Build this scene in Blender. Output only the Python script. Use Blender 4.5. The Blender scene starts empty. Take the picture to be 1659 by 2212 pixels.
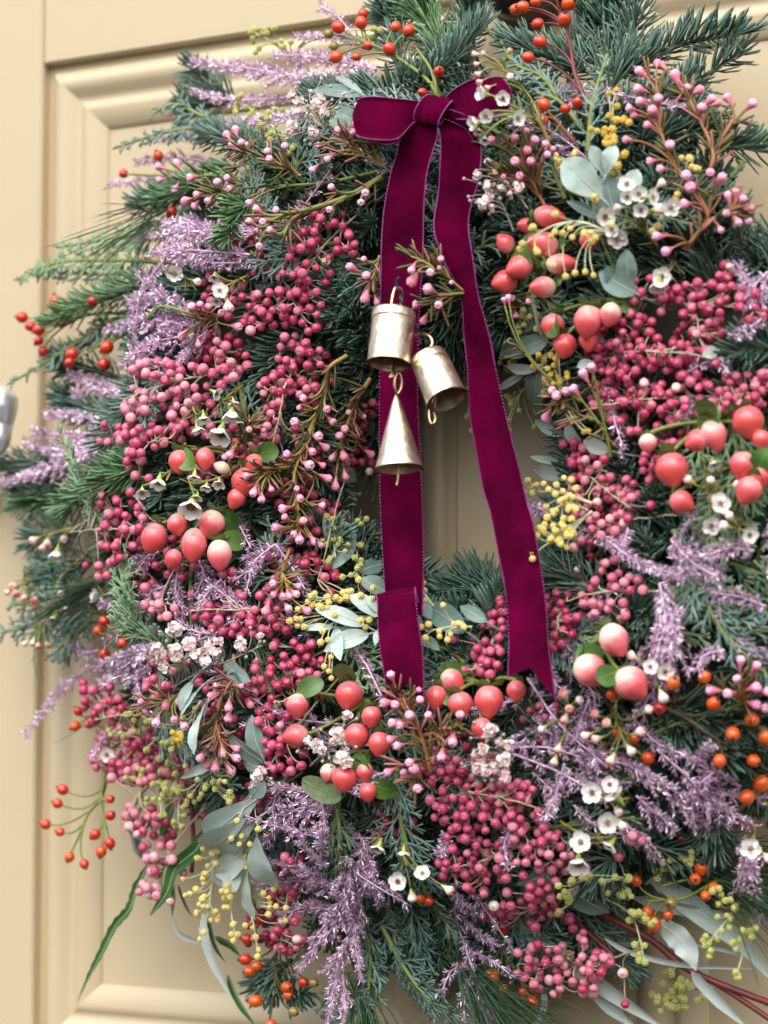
import bpy, math, random
import numpy as np
from mathutils import Vector, Matrix

random.seed(11)
RNG = np.random.default_rng(11)
scn = bpy.context.scene

# ------------------------------------------------------------------ camera
FPX = 5000.0                       # focal length in units of a 1659 x 2212 picture
YAW, PITCH = math.radians(28.2), math.radians(4.19)
cs, sn, cp, sp = math.cos(YAW), math.sin(YAW), math.cos(PITCH), math.sin(PITCH)
FWD = np.array([-sn * cp, cs * cp, sp])
RIGHT = np.array([cs, sn, 0.0])
UP = np.array([sn * sp, -cs * sp, cp])
CAM = np.array([0.0, -0.08, 0.0]) - 1.085 * FWD

cam_d = bpy.data.cameras.new("camera")
cam = bpy.data.objects.new("camera", cam_d)
scn.collection.objects.link(cam)
scn.camera = cam
cam.matrix_world = Matrix(((RIGHT[0], UP[0], -FWD[0], CAM[0]), (RIGHT[1], UP[1], -FWD[1], CAM[1]),
                           (RIGHT[2], UP[2], -FWD[2], CAM[2]), (0, 0, 0, 1)))
cam_d.sensor_fit = 'HORIZONTAL'
cam_d.sensor_width = 36.0
cam_d.lens = 36.0 * FPX / 1659.0
cam_d.clip_start = 0.02
cam_d.clip_end = 100
cam_d.dof.use_dof = True
cam_d.dof.focus_distance = 1.085
cam_d.dof.aperture_fstop = cam_d.lens / 12.0

# ------------------------------------------------------------------ sky and sun
SUN_EL, SUN_AZ = math.radians(48), math.radians(-26)     # azimuth from the door's normal, towards -x
wd = bpy.data.worlds.new("World")
scn.world = wd
wd.use_nodes = True
nt = wd.node_tree
bg = nt.nodes["Background"]
sky = nt.nodes.new("ShaderNodeTexSky")
sky.sky_type = 'NISHITA'
sky.sun_disc = False
sky.sun_elevation = SUN_EL
sky.sun_rotation = math.pi + (-SUN_AZ) * -1
sky.air_density = 1.0
sky.dust_density = 4.0
hs = nt.nodes.new("ShaderNodeHueSaturation")
hs.inputs["Saturation"].default_value = 0.48
nt.links.new(sky.outputs[0], hs.inputs["Color"])
nt.links.new(hs.outputs[0], bg.inputs["Color"])
bg.inputs["Strength"].default_value = 0.15
sun_d = bpy.data.lights.new("sun", 'SUN')
sun_d.energy = 1.5
sun_d.angle = math.radians(60)
sun_d.color = (1.0, 0.985, 0.96)
sun = bpy.data.objects.new("sun", sun_d)
scn.collection.objects.link(sun)
sdir = Vector((math.sin(SUN_AZ) * math.cos(SUN_EL), -math.cos(SUN_AZ) * math.cos(SUN_EL), math.sin(SUN_EL)))
sun.rotation_euler = sdir.to_track_quat('Z', 'Y').to_euler()
sun.location = sdir * 3
scn.view_settings.view_transform = 'Standard'
scn.view_settings.look = 'None'
scn.view_settings.gamma = 1.0
scn.view_settings.use_curve_mapping = False
scn.view_settings.exposure = 0.88
scn.render.engine = 'CYCLES'
scn.cycles.use_denoising = True
scn.cycles.max_bounces = 9
scn.cycles.diffuse_bounces = 8
scn.cycles.transmission_bounces = 2

# ------------------------------------------------------------------ pixels to places
def ray(px, py):
    return FWD + RIGHT * (px - 829.5) / FPX + UP * (1106.0 - py) / FPX
def plane(px, py, h):
    d = ray(px, py)
    return CAM + d * ((-h - CAM[1]) / d[1])
WC = plane(985, 1015, 0.06); WC[1] = 0.0           # middle of the wreath on the door
RMID, RW = 0.130, 0.078
def height(x, z):
    r = math.hypot(x - WC[0], z - WC[2])
    q = 1 - ((r - RMID) / RW) ** 2
    if q > 0: return (0.056 if r > RMID else 0.045) + (0.044 if r > RMID else 0.055) * math.sqrt(q)
    if r > RMID: return max(0.032, 0.056 - (r - RMID - RW) * 0.14)
    return 0.045
def surf(px, py, lift=0.0):
    h = 0.08 + lift
    for _ in range(10):
        p = plane(px, py, h)
        h = 0.5 * h + 0.5 * (height(p[0], p[2]) + lift)
    return plane(px, py, max(h, 0.008))
def mpp(p):
    return float(np.dot(p - CAM, FWD)) / FPX
OY = (0, 557.4, 1114.8, 1659.0)
def Z(r, x, y):                                    # a point read off one eighth of the photograph
    return (829.5 if r % 2 == 0 else 0.0) + x / 2, OY[(r - 1) // 2] + y / 2
def S(r, x, y, lift=0.0):  # region 1 also takes whole-picture points (doubled)
    return surf(*Z(r, x, y), lift)
def path(r, pts, lifts=(0.0, 0.0)):
    n = len(pts)
    return [S(r, x, y, lifts[0] + (lifts[1] - lifts[0]) * i / max(1, n - 1)) for i, (x, y) in enumerate(pts)]
def unit(v):
    v = np.asarray(v, float)
    return v / max(1e-12, np.linalg.norm(v))
def spline(pts, n):
    pts = [np.asarray(p, float) for p in pts]
    if len(pts) == 1: return np.array(pts * n)
    k = len(pts)
    ext = [2 * pts[0] - pts[1]] + pts + [2 * pts[-1] - pts[-2]]
    out = []
    for u in np.linspace(0, k - 1, n):
        i = min(int(u), k - 2); t = u - i
        a, b, c, d = ext[i], ext[i + 1], ext[i + 2], ext[i + 3]
        out.append(0.5 * (2 * b + (c - a) * t + (2 * a - 5 * b + 4 * c - d) * t * t + (3 * b - a - 3 * c + d) * t ** 3))
    return np.array(out)
def plen(p): return float(np.sum(np.linalg.norm(np.diff(p, axis=0), axis=1)))
def tangents(p):
    t = np.gradient(p, axis=0)
    return t / np.maximum(1e-12, np.linalg.norm(t, axis=1))[:, None]
def outward(p):                                    # rough surface normal of the wreath
    e = np.array([p[0] - WC[0], 0, p[2] - WC[2]]); r = np.linalg.norm(e)
    k = max(-0.8, min(0.8, (r - RMID) / RW))
    return unit(e / max(r, 1e-6) * k * 0.8 + np.array([0, -1.0, 0]))

# ------------------------------------------------------------------ mesh collecting
class MB:
    def __init__(s): s.v = []; s.n = 0; s.t = []; s.q = []; s.tm = []; s.qm = []
    def add(s, v, tris=None, quads=None, mat=0):
        v = np.asarray(v, float).reshape(-1, 3)
        if tris is not None and len(tris):
            tris = np.asarray(tris, int).reshape(-1, 3); s.t.append(tris + s.n); s.tm.append(np.full(len(tris), mat))
        if quads is not None and len(quads):
            quads = np.asarray(quads, int).reshape(-1, 4); s.q.append(quads + s.n); s.qm.append(np.full(len(quads), mat))
        s.v.append(v); s.n += len(v)
        return s
    def tube(s, p, rad, sides=5, mat=0, cap=True):
        p = np.asarray(p, float); n = len(p)
        rad = np.full(n, rad) if np.isscalar(rad) else np.asarray(rad, float)
        T = tangents(p)
        ref = np.array([0.13, 0.31, 0.94]) if abs(T[0][2]) < 0.9 else np.array([0.94, 0.2, 0.1])
        N = ref - T * (T @ ref)[:, None]
        N /= np.maximum(1e-9, np.linalg.norm(N, axis=1))[:, None]
        B = np.cross(T, N)
        a = np.arange(sides) * 2 * math.pi / sides
        V = p[:, None, :] + rad[:, None, None] * (np.cos(a)[None, :, None] * N[:, None, :] + np.sin(a)[None, :, None] * B[:, None, :])
        i = np.arange(n - 1)[:, None] * sides; j = np.arange(sides)[None, :]; j2 = (j + 1) % sides
        quads = np.stack([i + j, i + j2, i + sides + j2, i + sides + j], -1).reshape(-1, 4)
        V = V.reshape(-1, 3); tris = None
        if cap:
            V = np.vstack([V, p[-1] + T[-1] * rad[-1] * 0.6, p[0] - T[0] * rad[0] * 0.3])
            e = (n - 1) * sides; jj = np.arange(sides); jn = (jj + 1) % sides
            tris = np.vstack([np.stack([e + jj, e + jn, np.full(sides, n * sides)], -1),
                              np.stack([jn, jj, np.full(sides, n * sides + 1)], -1)])
        return s.add(V, tris, quads, mat)
    def inst(s, tpl, M, mat=None):
        v, t, q, tm, qm = tpl
        M = np.array(M)
        w = v @ M[:3, :3].T + M[:3, 3]
        if len(t): s.t.append(t + s.n); s.tm.append(tm if mat is None else np.full(len(t), mat))
        if len(q): s.q.append(q + s.n); s.qm.append(qm if mat is None else np.full(len(q), mat))
        s.v.append(w); s.n += len(w)
        return s
    def arrays(s):
        v = np.vstack(s.v)
        t = np.vstack(s.t) if s.t else np.zeros((0, 3), int); q = np.vstack(s.q) if s.q else np.zeros((0, 4), int)
        tm = np.concatenate(s.tm) if s.tm else np.zeros(0, int); qm = np.concatenate(s.qm) if s.qm else np.zeros(0, int)
        return v, t, q, tm, qm
    def mesh(s, name, mats, smooth=True, origin=None):
        v, t, q, tm, qm = s.arrays()
        if origin is not None: v = v - origin
        me = bpy.data.meshes.new(name)
        me.vertices.add(len(v)); me.vertices.foreach_set("co", v.astype(np.float32).ravel())
        nl = len(t) * 3 + len(q) * 4
        me.loops.add(nl); me.loops.foreach_set("vertex_index", np.concatenate([t.ravel(), q.ravel()]).astype(np.int32))
        me.polygons.add(len(t) + len(q))
        st = np.concatenate([np.arange(len(t)) * 3, len(t) * 3 + np.arange(len(q)) * 4]).astype(np.int32)
        me.polygons.foreach_set("loop_start", st)
        me.polygons.foreach_set("material_index", np.concatenate([tm, qm]).astype(np.int32))
        me.polygons.foreach_set("use_smooth", np.full(len(t) + len(q), smooth))
        for m in (mats if isinstance(mats, (list, tuple)) else [mats]): me.materials.append(m)
        me.update(calc_edges=True); me.validate()
        return me

WLOC = {}
def attach(o, parent, loc):
    scn.collection.objects.link(o)
    o.location = loc
    WLOC[o.name] = Vector(loc)
    if parent is not None:
        o.parent = parent
        o.matrix_parent_inverse = Matrix.Translation(-WLOC[parent.name])
    return o
def build(mb, name, mats, parent=None, smooth=True, kind=None):
    v = np.vstack(mb.v); c = v.mean(0)
    o = bpy.data.objects.new(name, mb.mesh(name, mats, smooth, c))
    attach(o, parent, c)
    if kind: o["kind"] = kind
    return o
def empty(name, loc, parent=None):
    o = bpy.data.objects.new(name, None); o.empty_display_size = 0.01
    return attach(o, parent, loc)
def frame(z, spin=None):
    z = unit(z); ref = np.array([0, 0, 1.0]) if abs(z[2]) < 0.9 else np.array([1.0, 0, 0])
    x = unit(np.cross(ref, z)); y = np.cross(z, x)
    a = random.uniform(0, 6.283) if spin is None else spin
    return np.stack([x * math.cos(a) + y * math.sin(a), -x * math.sin(a) + y * math.cos(a), z], 1)
def xform(p, z, sx, sz=None, spin=None):
    F = frame(z, spin); M = np.eye(4); M[:3, :3] = F * np.array([sx, sx, sx if sz is None else sz]); M[:3, 3] = p
    return M
def place(me, name, M, parent):
    o = bpy.data.objects.new(name, me)
    Mx = Matrix(M.tolist())
    attach(o, parent, Mx.translation)
    l, r, s_ = Mx.decompose()
    o.rotation_mode = 'QUATERNION'; o.rotation_quaternion = r; o.scale = s_
    return o
def tag(o, label, cat=None, group=None, kind=None):
    o["label"] = label
    if cat: o["category"] = cat
    if group: o["group"] = group
    if kind: o["kind"] = kind
    return o

# ------------------------------------------------------------------ materials
def mat(name, stops, rough=0.5, isl=0.0, obj=0.0, noise=(0, 0), objcol=0.0, axis=None, spec=0.5, metal=0.0, sheen=0.0,
        sheen_tint=(1, 1, 1), coat=0.0, sss=0.0, sss_r=(1, 0.4, 0.3), bump=None, transl=0.0, rough_noise=0.0):
    m = bpy.data.materials.new(name); m.use_nodes = True
    N = m.node_tree.nodes; L = m.node_tree.links
    b = N["Principled BSDF"]
    tc = N.new("ShaderNodeTexCoord")
    def math_(op, a, bb=None, clamp=False):
        n = N.new("ShaderNodeMath"); n.operation = op; n.use_clamp = clamp
        for i, s_ in enumerate((a, bb)):
            if s_ is None: continue
            if isinstance(s_, (int, float)): n.inputs[i].default_value = s_
            else: L.new(s_, n.inputs[i])
        return n.outputs[0]
    fac = None
    def acc(x):
        nonlocal fac
        fac = x if fac is None else math_('ADD', fac, x)
    if axis is not None:                           # gradient along the object's own z
        sx = N.new("ShaderNodeSeparateXYZ"); L.new(tc.outputs["Object"], sx.inputs[0])
        acc(math_('ADD', math_('MULTIPLY', sx.outputs[2], axis[0]), axis[1] - 0.5))
    if isl:
        g = N.new("ShaderNodeNewGeometry"); acc(math_('MULTIPLY', math_('SUBTRACT', g.outputs["Random Per Island"], 0.5), isl))
    if obj or objcol:
        oi = N.new("ShaderNodeObjectInfo")
        if obj: acc(math_('MULTIPLY', math_('SUBTRACT', oi.outputs["Random"], 0.5), obj))
        if objcol:
            sc_ = N.new("ShaderNodeSeparateColor"); L.new(oi.outputs["Color"], sc_.inputs[0])
            acc(math_('MULTIPLY', math_('SUBTRACT', sc_.outputs[0], 0.5), objcol))
    if noise[1]:
        nz = N.new("ShaderNodeTexNoise"); nz.inputs["Scale"].default_value = noise[0]; nz.inputs["Detail"].default_value = 4
        L.new(tc.outputs["Object"], nz.inputs["Vector"])
        acc(math_('MULTIPLY', math_('SUBTRACT', nz.outputs["Fac"], 0.5), noise[1] * 2))
    rp = N.new("ShaderNodeValToRGB")
    el = rp.color_ramp.elements
    if len(stops) == 1: stops = [stops[0], stops[0]]
    pos = [(i / (len(stops) - 1), c) if len(c) == 3 else (c[3], c[:3]) for i, c in enumerate(stops)]
    while len(el) < len(pos): el.new(0.5)
    for e, (p_, c) in zip(el, pos): e.position = p_; e.color = (*c, 1)
    if fac is not None: L.new(math_('ADD', fac, 0.5, True), rp.inputs[0])
    else: rp.inputs[0].default_value = 0.5
    L.new(rp.outputs[0], b.inputs["Base Color"])
    b.inputs["Roughness"].default_value = rough
    b.inputs["Specular IOR Level"].default_value = spec
    b.inputs["Metallic"].default_value = metal
    if sheen:
        b.inputs["Sheen Weight"].default_value = sheen; b.inputs["Sheen Tint"].default_value = (*sheen_tint, 1); b.inputs["Sheen Roughness"].default_value = 0.35
    if coat: b.inputs["Coat Weight"].default_value = coat; b.inputs["Coat Roughness"].default_value = 0.12
    if sss:
        b.inputs["Subsurface Weight"].default_value = sss; b.inputs["Subsurface Radius"].default_value = sss_r; b.inputs["Subsurface Scale"].default_value = 0.0015
    if rough_noise:
        n2 = N.new("ShaderNodeTexNoise"); n2.inputs["Scale"].default_value = noise[0] or 30; n2.inputs["Detail"].default_value = 6
        L.new(tc.outputs["Object"], n2.inputs["Vector"])
        L.new(math_('ADD', math_('MULTIPLY', math_('SUBTRACT', n2.outputs["Fac"], 0.5), rough_noise * 2), rough, True), b.inputs["Roughness"])
    if bump:
        n3 = N.new("ShaderNodeTexNoise"); n3.inputs["Scale"].default_value = bump[0]; n3.inputs["Detail"].default_value = 5
        L.new(tc.outputs["Object"], n3.inputs["Vector"])
        bp = N.new("ShaderNodeBump"); bp.inputs["Strength"].default_value = bump[1]; bp.inputs["Distance"].default_value = bump[2]
        L.new(n3.outputs["Fac"], bp.inputs["Height"]); L.new(bp.outputs[0], b.inputs["Normal"])
    if transl:
        tr = N.new("ShaderNodeBsdfTranslucent"); L.new(rp.outputs[0], tr.inputs["Color"])
        mx = N.new("ShaderNodeMixShader"); mx.inputs[0].default_value = transl
        L.new(b.outputs[0], mx.inputs[1]); L.new(tr.outputs[0], mx.inputs[2])
        L.new(mx.outputs[0], N["Material Output"].inputs["Surface"])
    return m

MT = dict(
    door=mat("cream_paint", [(.455, .368, .232), (.500, .407, .258)], .42, noise=(9, .6), bump=(260, .12, .0006), rough_noise=.06),
    chrome=mat("chrome", [(.80, .82, .84)], .32, metal=.75),
    bronze=mat("dark_bronze", [(.05, .045, .045), (.10, .085, .075)], .35, noise=(40, .6), metal=.8),
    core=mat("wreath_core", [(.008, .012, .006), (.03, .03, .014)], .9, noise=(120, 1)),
    fir=mat("fir_needles", [(.030, .072, .048), (.080, .152, .108), (.175, .265, .212)], .42, isl=.75, obj=.35),
    firlight=mat("fir_needles_light", [(.05, .12, .05), (.105, .22, .085), (.21, .33, .17)], .42, isl=.75, obj=.2),
    pine=mat("pine_needles", [(.02, .06, .025), (.06, .12, .06)], .4, isl=.9),
    bark=mat("twig_bark", [(.045, .045, .02), (.09, .07, .03)], .75, noise=(200, 1)),
    cypress=mat("cypress_blue", [(.034, .085, .066), (.085, .165, .132), (.17, .25, .21)], .55, isl=.7, obj=.3),
    cypresslight=mat("cypress_light", [(.10, .20, .10), (.20, .32, .17), (.31, .41, .26)], .55, isl=.7, obj=.3),
    cypressgrey=mat("cypress_grey", [(.07, .14, .11), (.14, .23, .19), (.24, .33, .29)], .55, isl=.7, obj=.3),
    cypressdark=mat("cypress_dark", [(.02, .055, .026), (.05, .11, .055), (.11, .18, .08)], .55, isl=.7, obj=.3),
    greenstem=mat("green_stem", [(.12, .17, .03), (.22, .24, .05)], .5, noise=(150, 1)),
    plume=mat("lilac_plume", [(.26, .075, .21), (.65, .41, .59), (.97, .89, .97)], .30, isl=1.0, obj=.2, metal=.3, spec=.6),  # random needles run to near white: highlights put into the colour
    plumestem=mat("lilac_stem", [(.50, .30, .46), (.70, .52, .68)], .4, noise=(100, 1), metal=.3),
    pepper=mat("pepper_berry", [(.21, .012, .045), (.40, .032, .095), (.54, .090, .180), (.72, .29, .36), (.80, .66, .56)], .29, isl=.28, obj=.30, noise=(2.2, .18), objcol=1, sss=.15, spec=.5, bump=(2.6, .35, .0010)),
    husk=mat("dry_husk", [(.26, .16, .07), (.48, .36, .20)], .8, isl=.9),
    navel=mat("berry_navel", [(.42, .10, .14), (.75, .42, .46)], .5, obj=.8),
    pepperstem=mat("pepper_stem", [(.36, .28, .15), (.55, .42, .29)], .7, noise=(200, 1)),
    greystem=mat("grey_stem", [(.26, .27, .22), (.42, .42, .36)], .7, noise=(150, 1)),
    hip=mat("rose_hip", [(.34, .012, .012), (.52, .030, .012), (.64, .10, .012), (.24, .18, .04)], .22, obj=.25, noise=(1.2, .12), objcol=1, coat=.3, spec=.5),
    calyx=mat("hip_calyx", [(.02, .012, .01), (.05, .03, .02)], .8, noise=(3, 1)),
    hyper=mat("hypericum_berry", [(.80, .74, .52), (.81, .56, .46), (.77, .235, .24), (.69, .110, .130), (.63, .085, .078)], .25, axis=(.44, .42), noise=(1.9, .20), objcol=1.3, coat=.22, sss=.12, spec=.5),
    hyperleaf=mat("hypericum_leaf", [(.05, .13, .025), (.13, .24, .05)], .38, obj=.8, noise=(60, .4), transl=.15),
    petal=mat("white_petal", [(.80, .78, .76), (.86, .84, .82)], .55, obj=.5, transl=.2),
    centre=mat("flower_centre", [(.16, .03, .03), (.42, .28, .08)], .5, obj=.9, noise=(5, .8)),
    waxcalyx=mat("wax_calyx", [(.28, .36, .05), (.42, .46, .10)], .45, obj=.6),
    waxbud=mat("wax_bud", [(.30, .38, .06), (.55, .50, .22), (.84, .74, .70), (.80, .52, .50)], .4, axis=(.5, .45), obj=.15),
    redbud=mat("wax_bud_red", [(.30, .36, .06), (.62, .50, .30), (.76, .62, .52), (.55, .12, .10)], .4, axis=(.5, .45), obj=.15),
    pinkbud=mat("pink_bud", [(.34, .19, .07), (.66, .19, .20), (.76, .21, .36), (.84, .44, .58)], .42, axis=(.5, .48), obj=.25, objcol=.8, sss=.1),
    pinkleaf=mat("pink_leaf", [(.05, .085, .02), (.13, .14, .04), (.26, .15, .06), (.60, .22, .24)], .5, isl=.9, obj=.3, transl=.15),
    ruststem=mat("rust_stem", [(.22, .08, .03), (.32, .15, .05)], .55, noise=(100, 1)),
    budstem=mat("bud_stem", [(.22, .22, .03), (.34, .25, .06), (.30, .14, .05)], .5, noise=(90, 1)),
    mimosa=mat("mimosa_yellow", [(.60, .50, .13), (.74, .62, .20), (.82, .70, .30)], .8, obj=.6, isl=.3),
    mimosabright=mat("mimosa_bright", [(.56, .38, .05), (.66, .48, .08), (.72, .56, .16)], .8, obj=.6, isl=.3),
    mimosagreen=mat("mimosa_green", [(.34, .39, .10), (.52, .53, .17), (.64, .61, .25)], .8, obj=.6, isl=.3),
    mimstem=mat("mimosa_stem", [(.42, .46, .26), (.55, .56, .38)], .6, noise=(120, 1)),
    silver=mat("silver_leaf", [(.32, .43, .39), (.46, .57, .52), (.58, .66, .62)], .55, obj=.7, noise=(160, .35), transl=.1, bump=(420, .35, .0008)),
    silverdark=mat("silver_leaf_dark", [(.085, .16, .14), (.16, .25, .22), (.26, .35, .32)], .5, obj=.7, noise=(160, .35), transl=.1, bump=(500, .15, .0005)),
    strap=mat("strap_leaf_silver", [(.34, .41, .39), (.50, .56, .54)], .55, obj=.5, noise=(70, .5), transl=.08),
    green=mat("long_green_leaf", [(.018, .07, .014), (.05, .15, .03)], .35, obj=.5, noise=(80, .5), transl=.12),
    redstem=mat("red_stem", [(.11, .014, .016), (.20, .03, .03)], .45, noise=(90, 1)),
    gyp=mat("gypsophila", [(.78, .54, .55), (.86, .71, .70), (.88, .82, .80)], .6, isl=.7, obj=.5, transl=.15),
    velvet=mat("velvet", [(.018, .0003, .0062), (.064, .0005, .0170), (.125, .0008, .032)], .9, noise=(38, .9), spec=.02, sheen=.22, sheen_tint=(1, .04, .22), bump=(2500, .25, .0003)),  # dark and light blotches put sheen and fold shading into the colour
    edging=mat("ribbon_edging", [(.20, .02, .15), (.34, .07, .28)], .5, isl=.8, spec=.4),
    gold=mat("bell_gold", [(.56, .45, .30), (.76, .65, .49), (.88, .80, .66)], .36, noise=(190, .5), metal=.95, bump=(260, .42, .0013), rough_noise=.18),
    brass=mat("bell_wire", [(.55, .40, .22), (.66, .50, .30)], .3, noise=(150, .8), metal=1),
    wire=mat("thin_wire", [(.012, .035, .035)], .3, metal=.4),
    rib=mat("leaf_midrib", [(.40, .42, .33), (.52, .52, .44)], .6, noise=(90, 1)),
    leaflet=mat("bud_leaflet", [(.05, .10, .03), (.14, .19, .06), (.30, .22, .10)], .5, isl=.9, obj=.5, transl=.12),
)

# ------------------------------------------------------------------ the door
def DX(px, py=1472): return float(plane(px, py, 0)[0])
def DZ(px, py): return float(plane(px, py, 0)[2])
X1, X2, X3 = DX(77), DX(985), DX(1340)
ZT, ZB = DZ(80, 141), DZ(209, 2130) - (DX(205) - X1)
MW = DX(205) - X1                                   # moulding width
X4 = X3 + (X2 - X1)
door = empty("front_door", (0, 0, ZB - 0.3))
tag(door, "cream painted panelled front door that the wreath hangs on", "door", kind="structure")
def box(name, x0, x1, z0, z1, y0=0.0, y1=0.045, bev=0.0012):
    mb = MB()
    xs = [x0, x0 + bev, x1 - bev, x1]; zs = [z0, z0 + bev, z1 - bev, z1]
    v = []; 
    for j, z in enumerate(zs):
        for i, x in enumerate(xs):
            v.append((x, y0 + (bev if i in (0, 3) or j in (0, 3) else 0), z))
    q = [(j * 4 + i, j * 4 + i + 1, j * 4 + i + 5, j * 4 + i + 4) for j in range(3) for i in range(3)]
    b = len(v); ring = [0, 1, 2, 3, 7, 11, 15, 14, 13, 12, 8, 4]
    v += [(v[k][0], y1, v[k][2]) for k in ring]
    q += [(ring[k], b + k, b + (k + 1) % 12, ring[(k + 1) % 12]) for k in range(12)]
    mb.add(v, quads=q)
    return build(mb, name, MT['door'], door, smooth=False)
ZTT, ZBB = ZT + 0.16, ZB - 0.14
for a, b in ((X1 - 0.22, X1), (X2, X3), (X4, X4 + 0.12)): box("stile", a, b, ZBB, ZTT)
for a, b in ((X1, X2), (X3, X4)):
    box("rail", a + .0003, b - .0003, ZT, ZTT, 0.0004); box("rail", a + .0003, b - .0003, ZBB, ZB, 0.0004)
    box("panel", a + MW * .9, b - MW * .9, ZB + MW * .9, ZT - MW * .9, 0.0102, 0.03)
    prof = [(0.0, .0085), (.07, .0085), (.11, .0075), (.17, .002), (.24, -.0010), (.33, -.0012), (.42, .0012), (.50, .0052), (.56, .0060),
            (.60, .0060), (.63, .0045), (.72, .0048), (.84, .0068), (.94, .0105), (.985, .0120), (1.0, .0155)]
    cor = [(a, ZB, 1, 1), (b, ZB, -1, 1), (b, ZT, -1, -1), (a, ZT, 1, -1)]
    for k in range(4):
        c0, c1 = cor[k], cor[(k + 1) % 4]
        v = []
        for o_, y_ in prof:
            for c in (c0, c1): v.append((c[0] + c[2] * o_ * MW, .0045 + (y_ - .0045) * .62, c[1] + c[3] * o_ * MW))
        mb = MB(); mb.add(v, quads=[(2 * i, 2 * i + 1, 2 * i + 3, 2 * i + 2) for i in range(len(prof) - 1)])
        build(mb, "moulding", MT['door'], door)

def sphere_tpl(seg=12, ring=8, fn=None):
    v = []; q = []; t = []
    for i in range(1, ring):
        th = math.pi * i / ring
        for j in range(seg):
            ph = 2 * math.pi * j / seg
            v.append((math.sin(th) * math.cos(ph), math.sin(th) * math.sin(ph), math.cos(th)))
    v += [(0, 0, 1), (0, 0, -1)]
    for i in range(ring - 2):
        for j in range(seg):
            q.append((i * seg + j, (i + 1) * seg + j, (i + 1) * seg + (j + 1) % seg, i * seg + (j + 1) % seg))
    n = (ring - 1) * seg
    for j in range(seg):
        t.append((n, j, (j + 1) % seg)); t.append((n + 1, (ring - 2) * seg + (j + 1) % seg, (ring - 2) * seg + j))
    v = np.array(v)
    if fn is not None: v = np.array([fn(*p) for p in v])
    return v, np.array(t), np.array(q), np.zeros(len(t), int), np.zeros(len(q), int)
def tpl_mb(*tp):
    mb = MB()
    for t in tp: mb.inst(t, np.eye(4))
    return mb
def lathe(mb, prof, p, axis, seg=28, mat=0, wob=0.0):
    F = frame(axis, 0.0); v = []
    for i, (r, z) in enumerate(prof):
        for j in range(seg):
            a = 2 * math.pi * j / seg; rr = r * (1 + wob * math.sin(3 * a + z * 90) * .5 + wob * math.sin(7 * a + i) * .3)
            v.append(np.asarray(p) + F @ np.array([rr * math.cos(a), rr * math.sin(a), z]))
    q = [(i * seg + j, i * seg + (j + 1) % seg, (i + 1) * seg + (j + 1) % seg, (i + 1) * seg + j) for i in range(len(prof) - 1) for j in range(seg)]
    return mb.add(v, quads=q, mat=mat)

# door furniture: lever handle at the stile's edge and a ring knocker above the wreath
hp = plane(-1, 884, 0.040); m1 = mpp(hp)
mb = MB()
hb = plane(-28, 1035, 0.002)
hk = spline([hp + np.array([0, 0, .0125]), hp + np.array([0, -.001, .004]), hp + np.array([0, -.001, -.008]), hp + np.array([-.002, -.002, -.020]), np.array([hb[0] + .003, -.030, hb[2] + .008]), np.array([hb[0], -.010, hb[2] + .002])], 44)
mb.tube(hk, np.interp(np.linspace(0, 1, 44), [0, .03, .08, .16, .26, .40, .60, 1], [.0015, .0055, .0088, .0106, .0106, .0082, .0064, .0058]), 28)
build(mb, "door_handle", MT['chrome'], door)
mb = MB()
hb = plane(-28, 1035, 0.002)
v = []
for yy, g in ((0.0, 1.0), (-.009, 1.0), (-.011, .85)):
    for k in range(24):
        a = 2 * math.pi * k / 24
        v.append((hb[0] + .0095 * g * np.sign(math.cos(a)) * abs(math.cos(a)) ** .45, yy, hb[2] + .016 * g * np.sign(math.sin(a)) * abs(math.sin(a)) ** .45))
q = [(i * 24 + k, i * 24 + (k + 1) % 24, (i + 1) * 24 + (k + 1) % 24, (i + 1) * 24 + k) for i in range(2) for k in range(24)]
v.append((hb[0], -.011, hb[2]))
mb.add(v, tris=[(48 + k, 48 + (k + 1) % 24, 72) for k in range(24)], quads=q)
build(mb, "lock_plate", MT['chrome'], door)
kp = plane(1120, -42, 0.02)
kn = empty("door_knocker", (kp[0], 0, kp[2]), door)
mb = MB(); lathe(mb, [(.0001, -.034), (.010, -.033), (.0175, -.027), (.0195, -.018), (.0185, -.012), (.0215, -.010), (.0215, -.007), (.019, -.006), (.018, 0)], (kp[0], 0, kp[2]), (0, 1, 0), 32)
build(mb, "boss", MT['bronze'], kn)
mb = MB(); a = np.linspace(0, 2 * math.pi, 49)
mb.tube(np.stack([kp[0] + .028 * np.sin(a), np.full(49, -.018), kp[2] - .026 - .028 * np.cos(a)], 1), .0032, 12, cap=False)
build(mb, "ring", MT['bronze'], kn)

# ------------------------------------------------------------------ the wreath and its parts
wreath = empty("wreath", (WC[0], 0.0, WC[2] - .2))
tag(wreath, "round mixed wreath of fir, pink berries, lilac plumes and wax flowers hung on the door", "wreath")
mb = MB(); U_, V_ = 72, 16; v = []
for i in range(U_):
    a = 2 * math.pi * i / U_
    for j in range(V_):
        b = 2 * math.pi * j / V_; k = 1 + .06 * math.sin(a * 17 + b * 3) + .05 * math.sin(a * 31 - b * 2)
        r = RMID + .046 * k * math.cos(b)
        v.append((WC[0] + r * math.cos(a), -.042 - .033 * k * math.sin(b), WC[2] + r * math.sin(a)))
mb.add(v, quads=[(i * V_ + j, ((i + 1) % U_) * V_ + j, ((i + 1) % U_) * V_ + (j + 1) % V_, i * V_ + (j + 1) % V_) for i in range(U_) for j in range(V_)])
build(mb, "moss_ring", MT['core'], wreath)

def sprig(name, loc, label=None):
    o = empty(name, loc, wreath)
    if label: o["label"] = label
    return o

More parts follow.
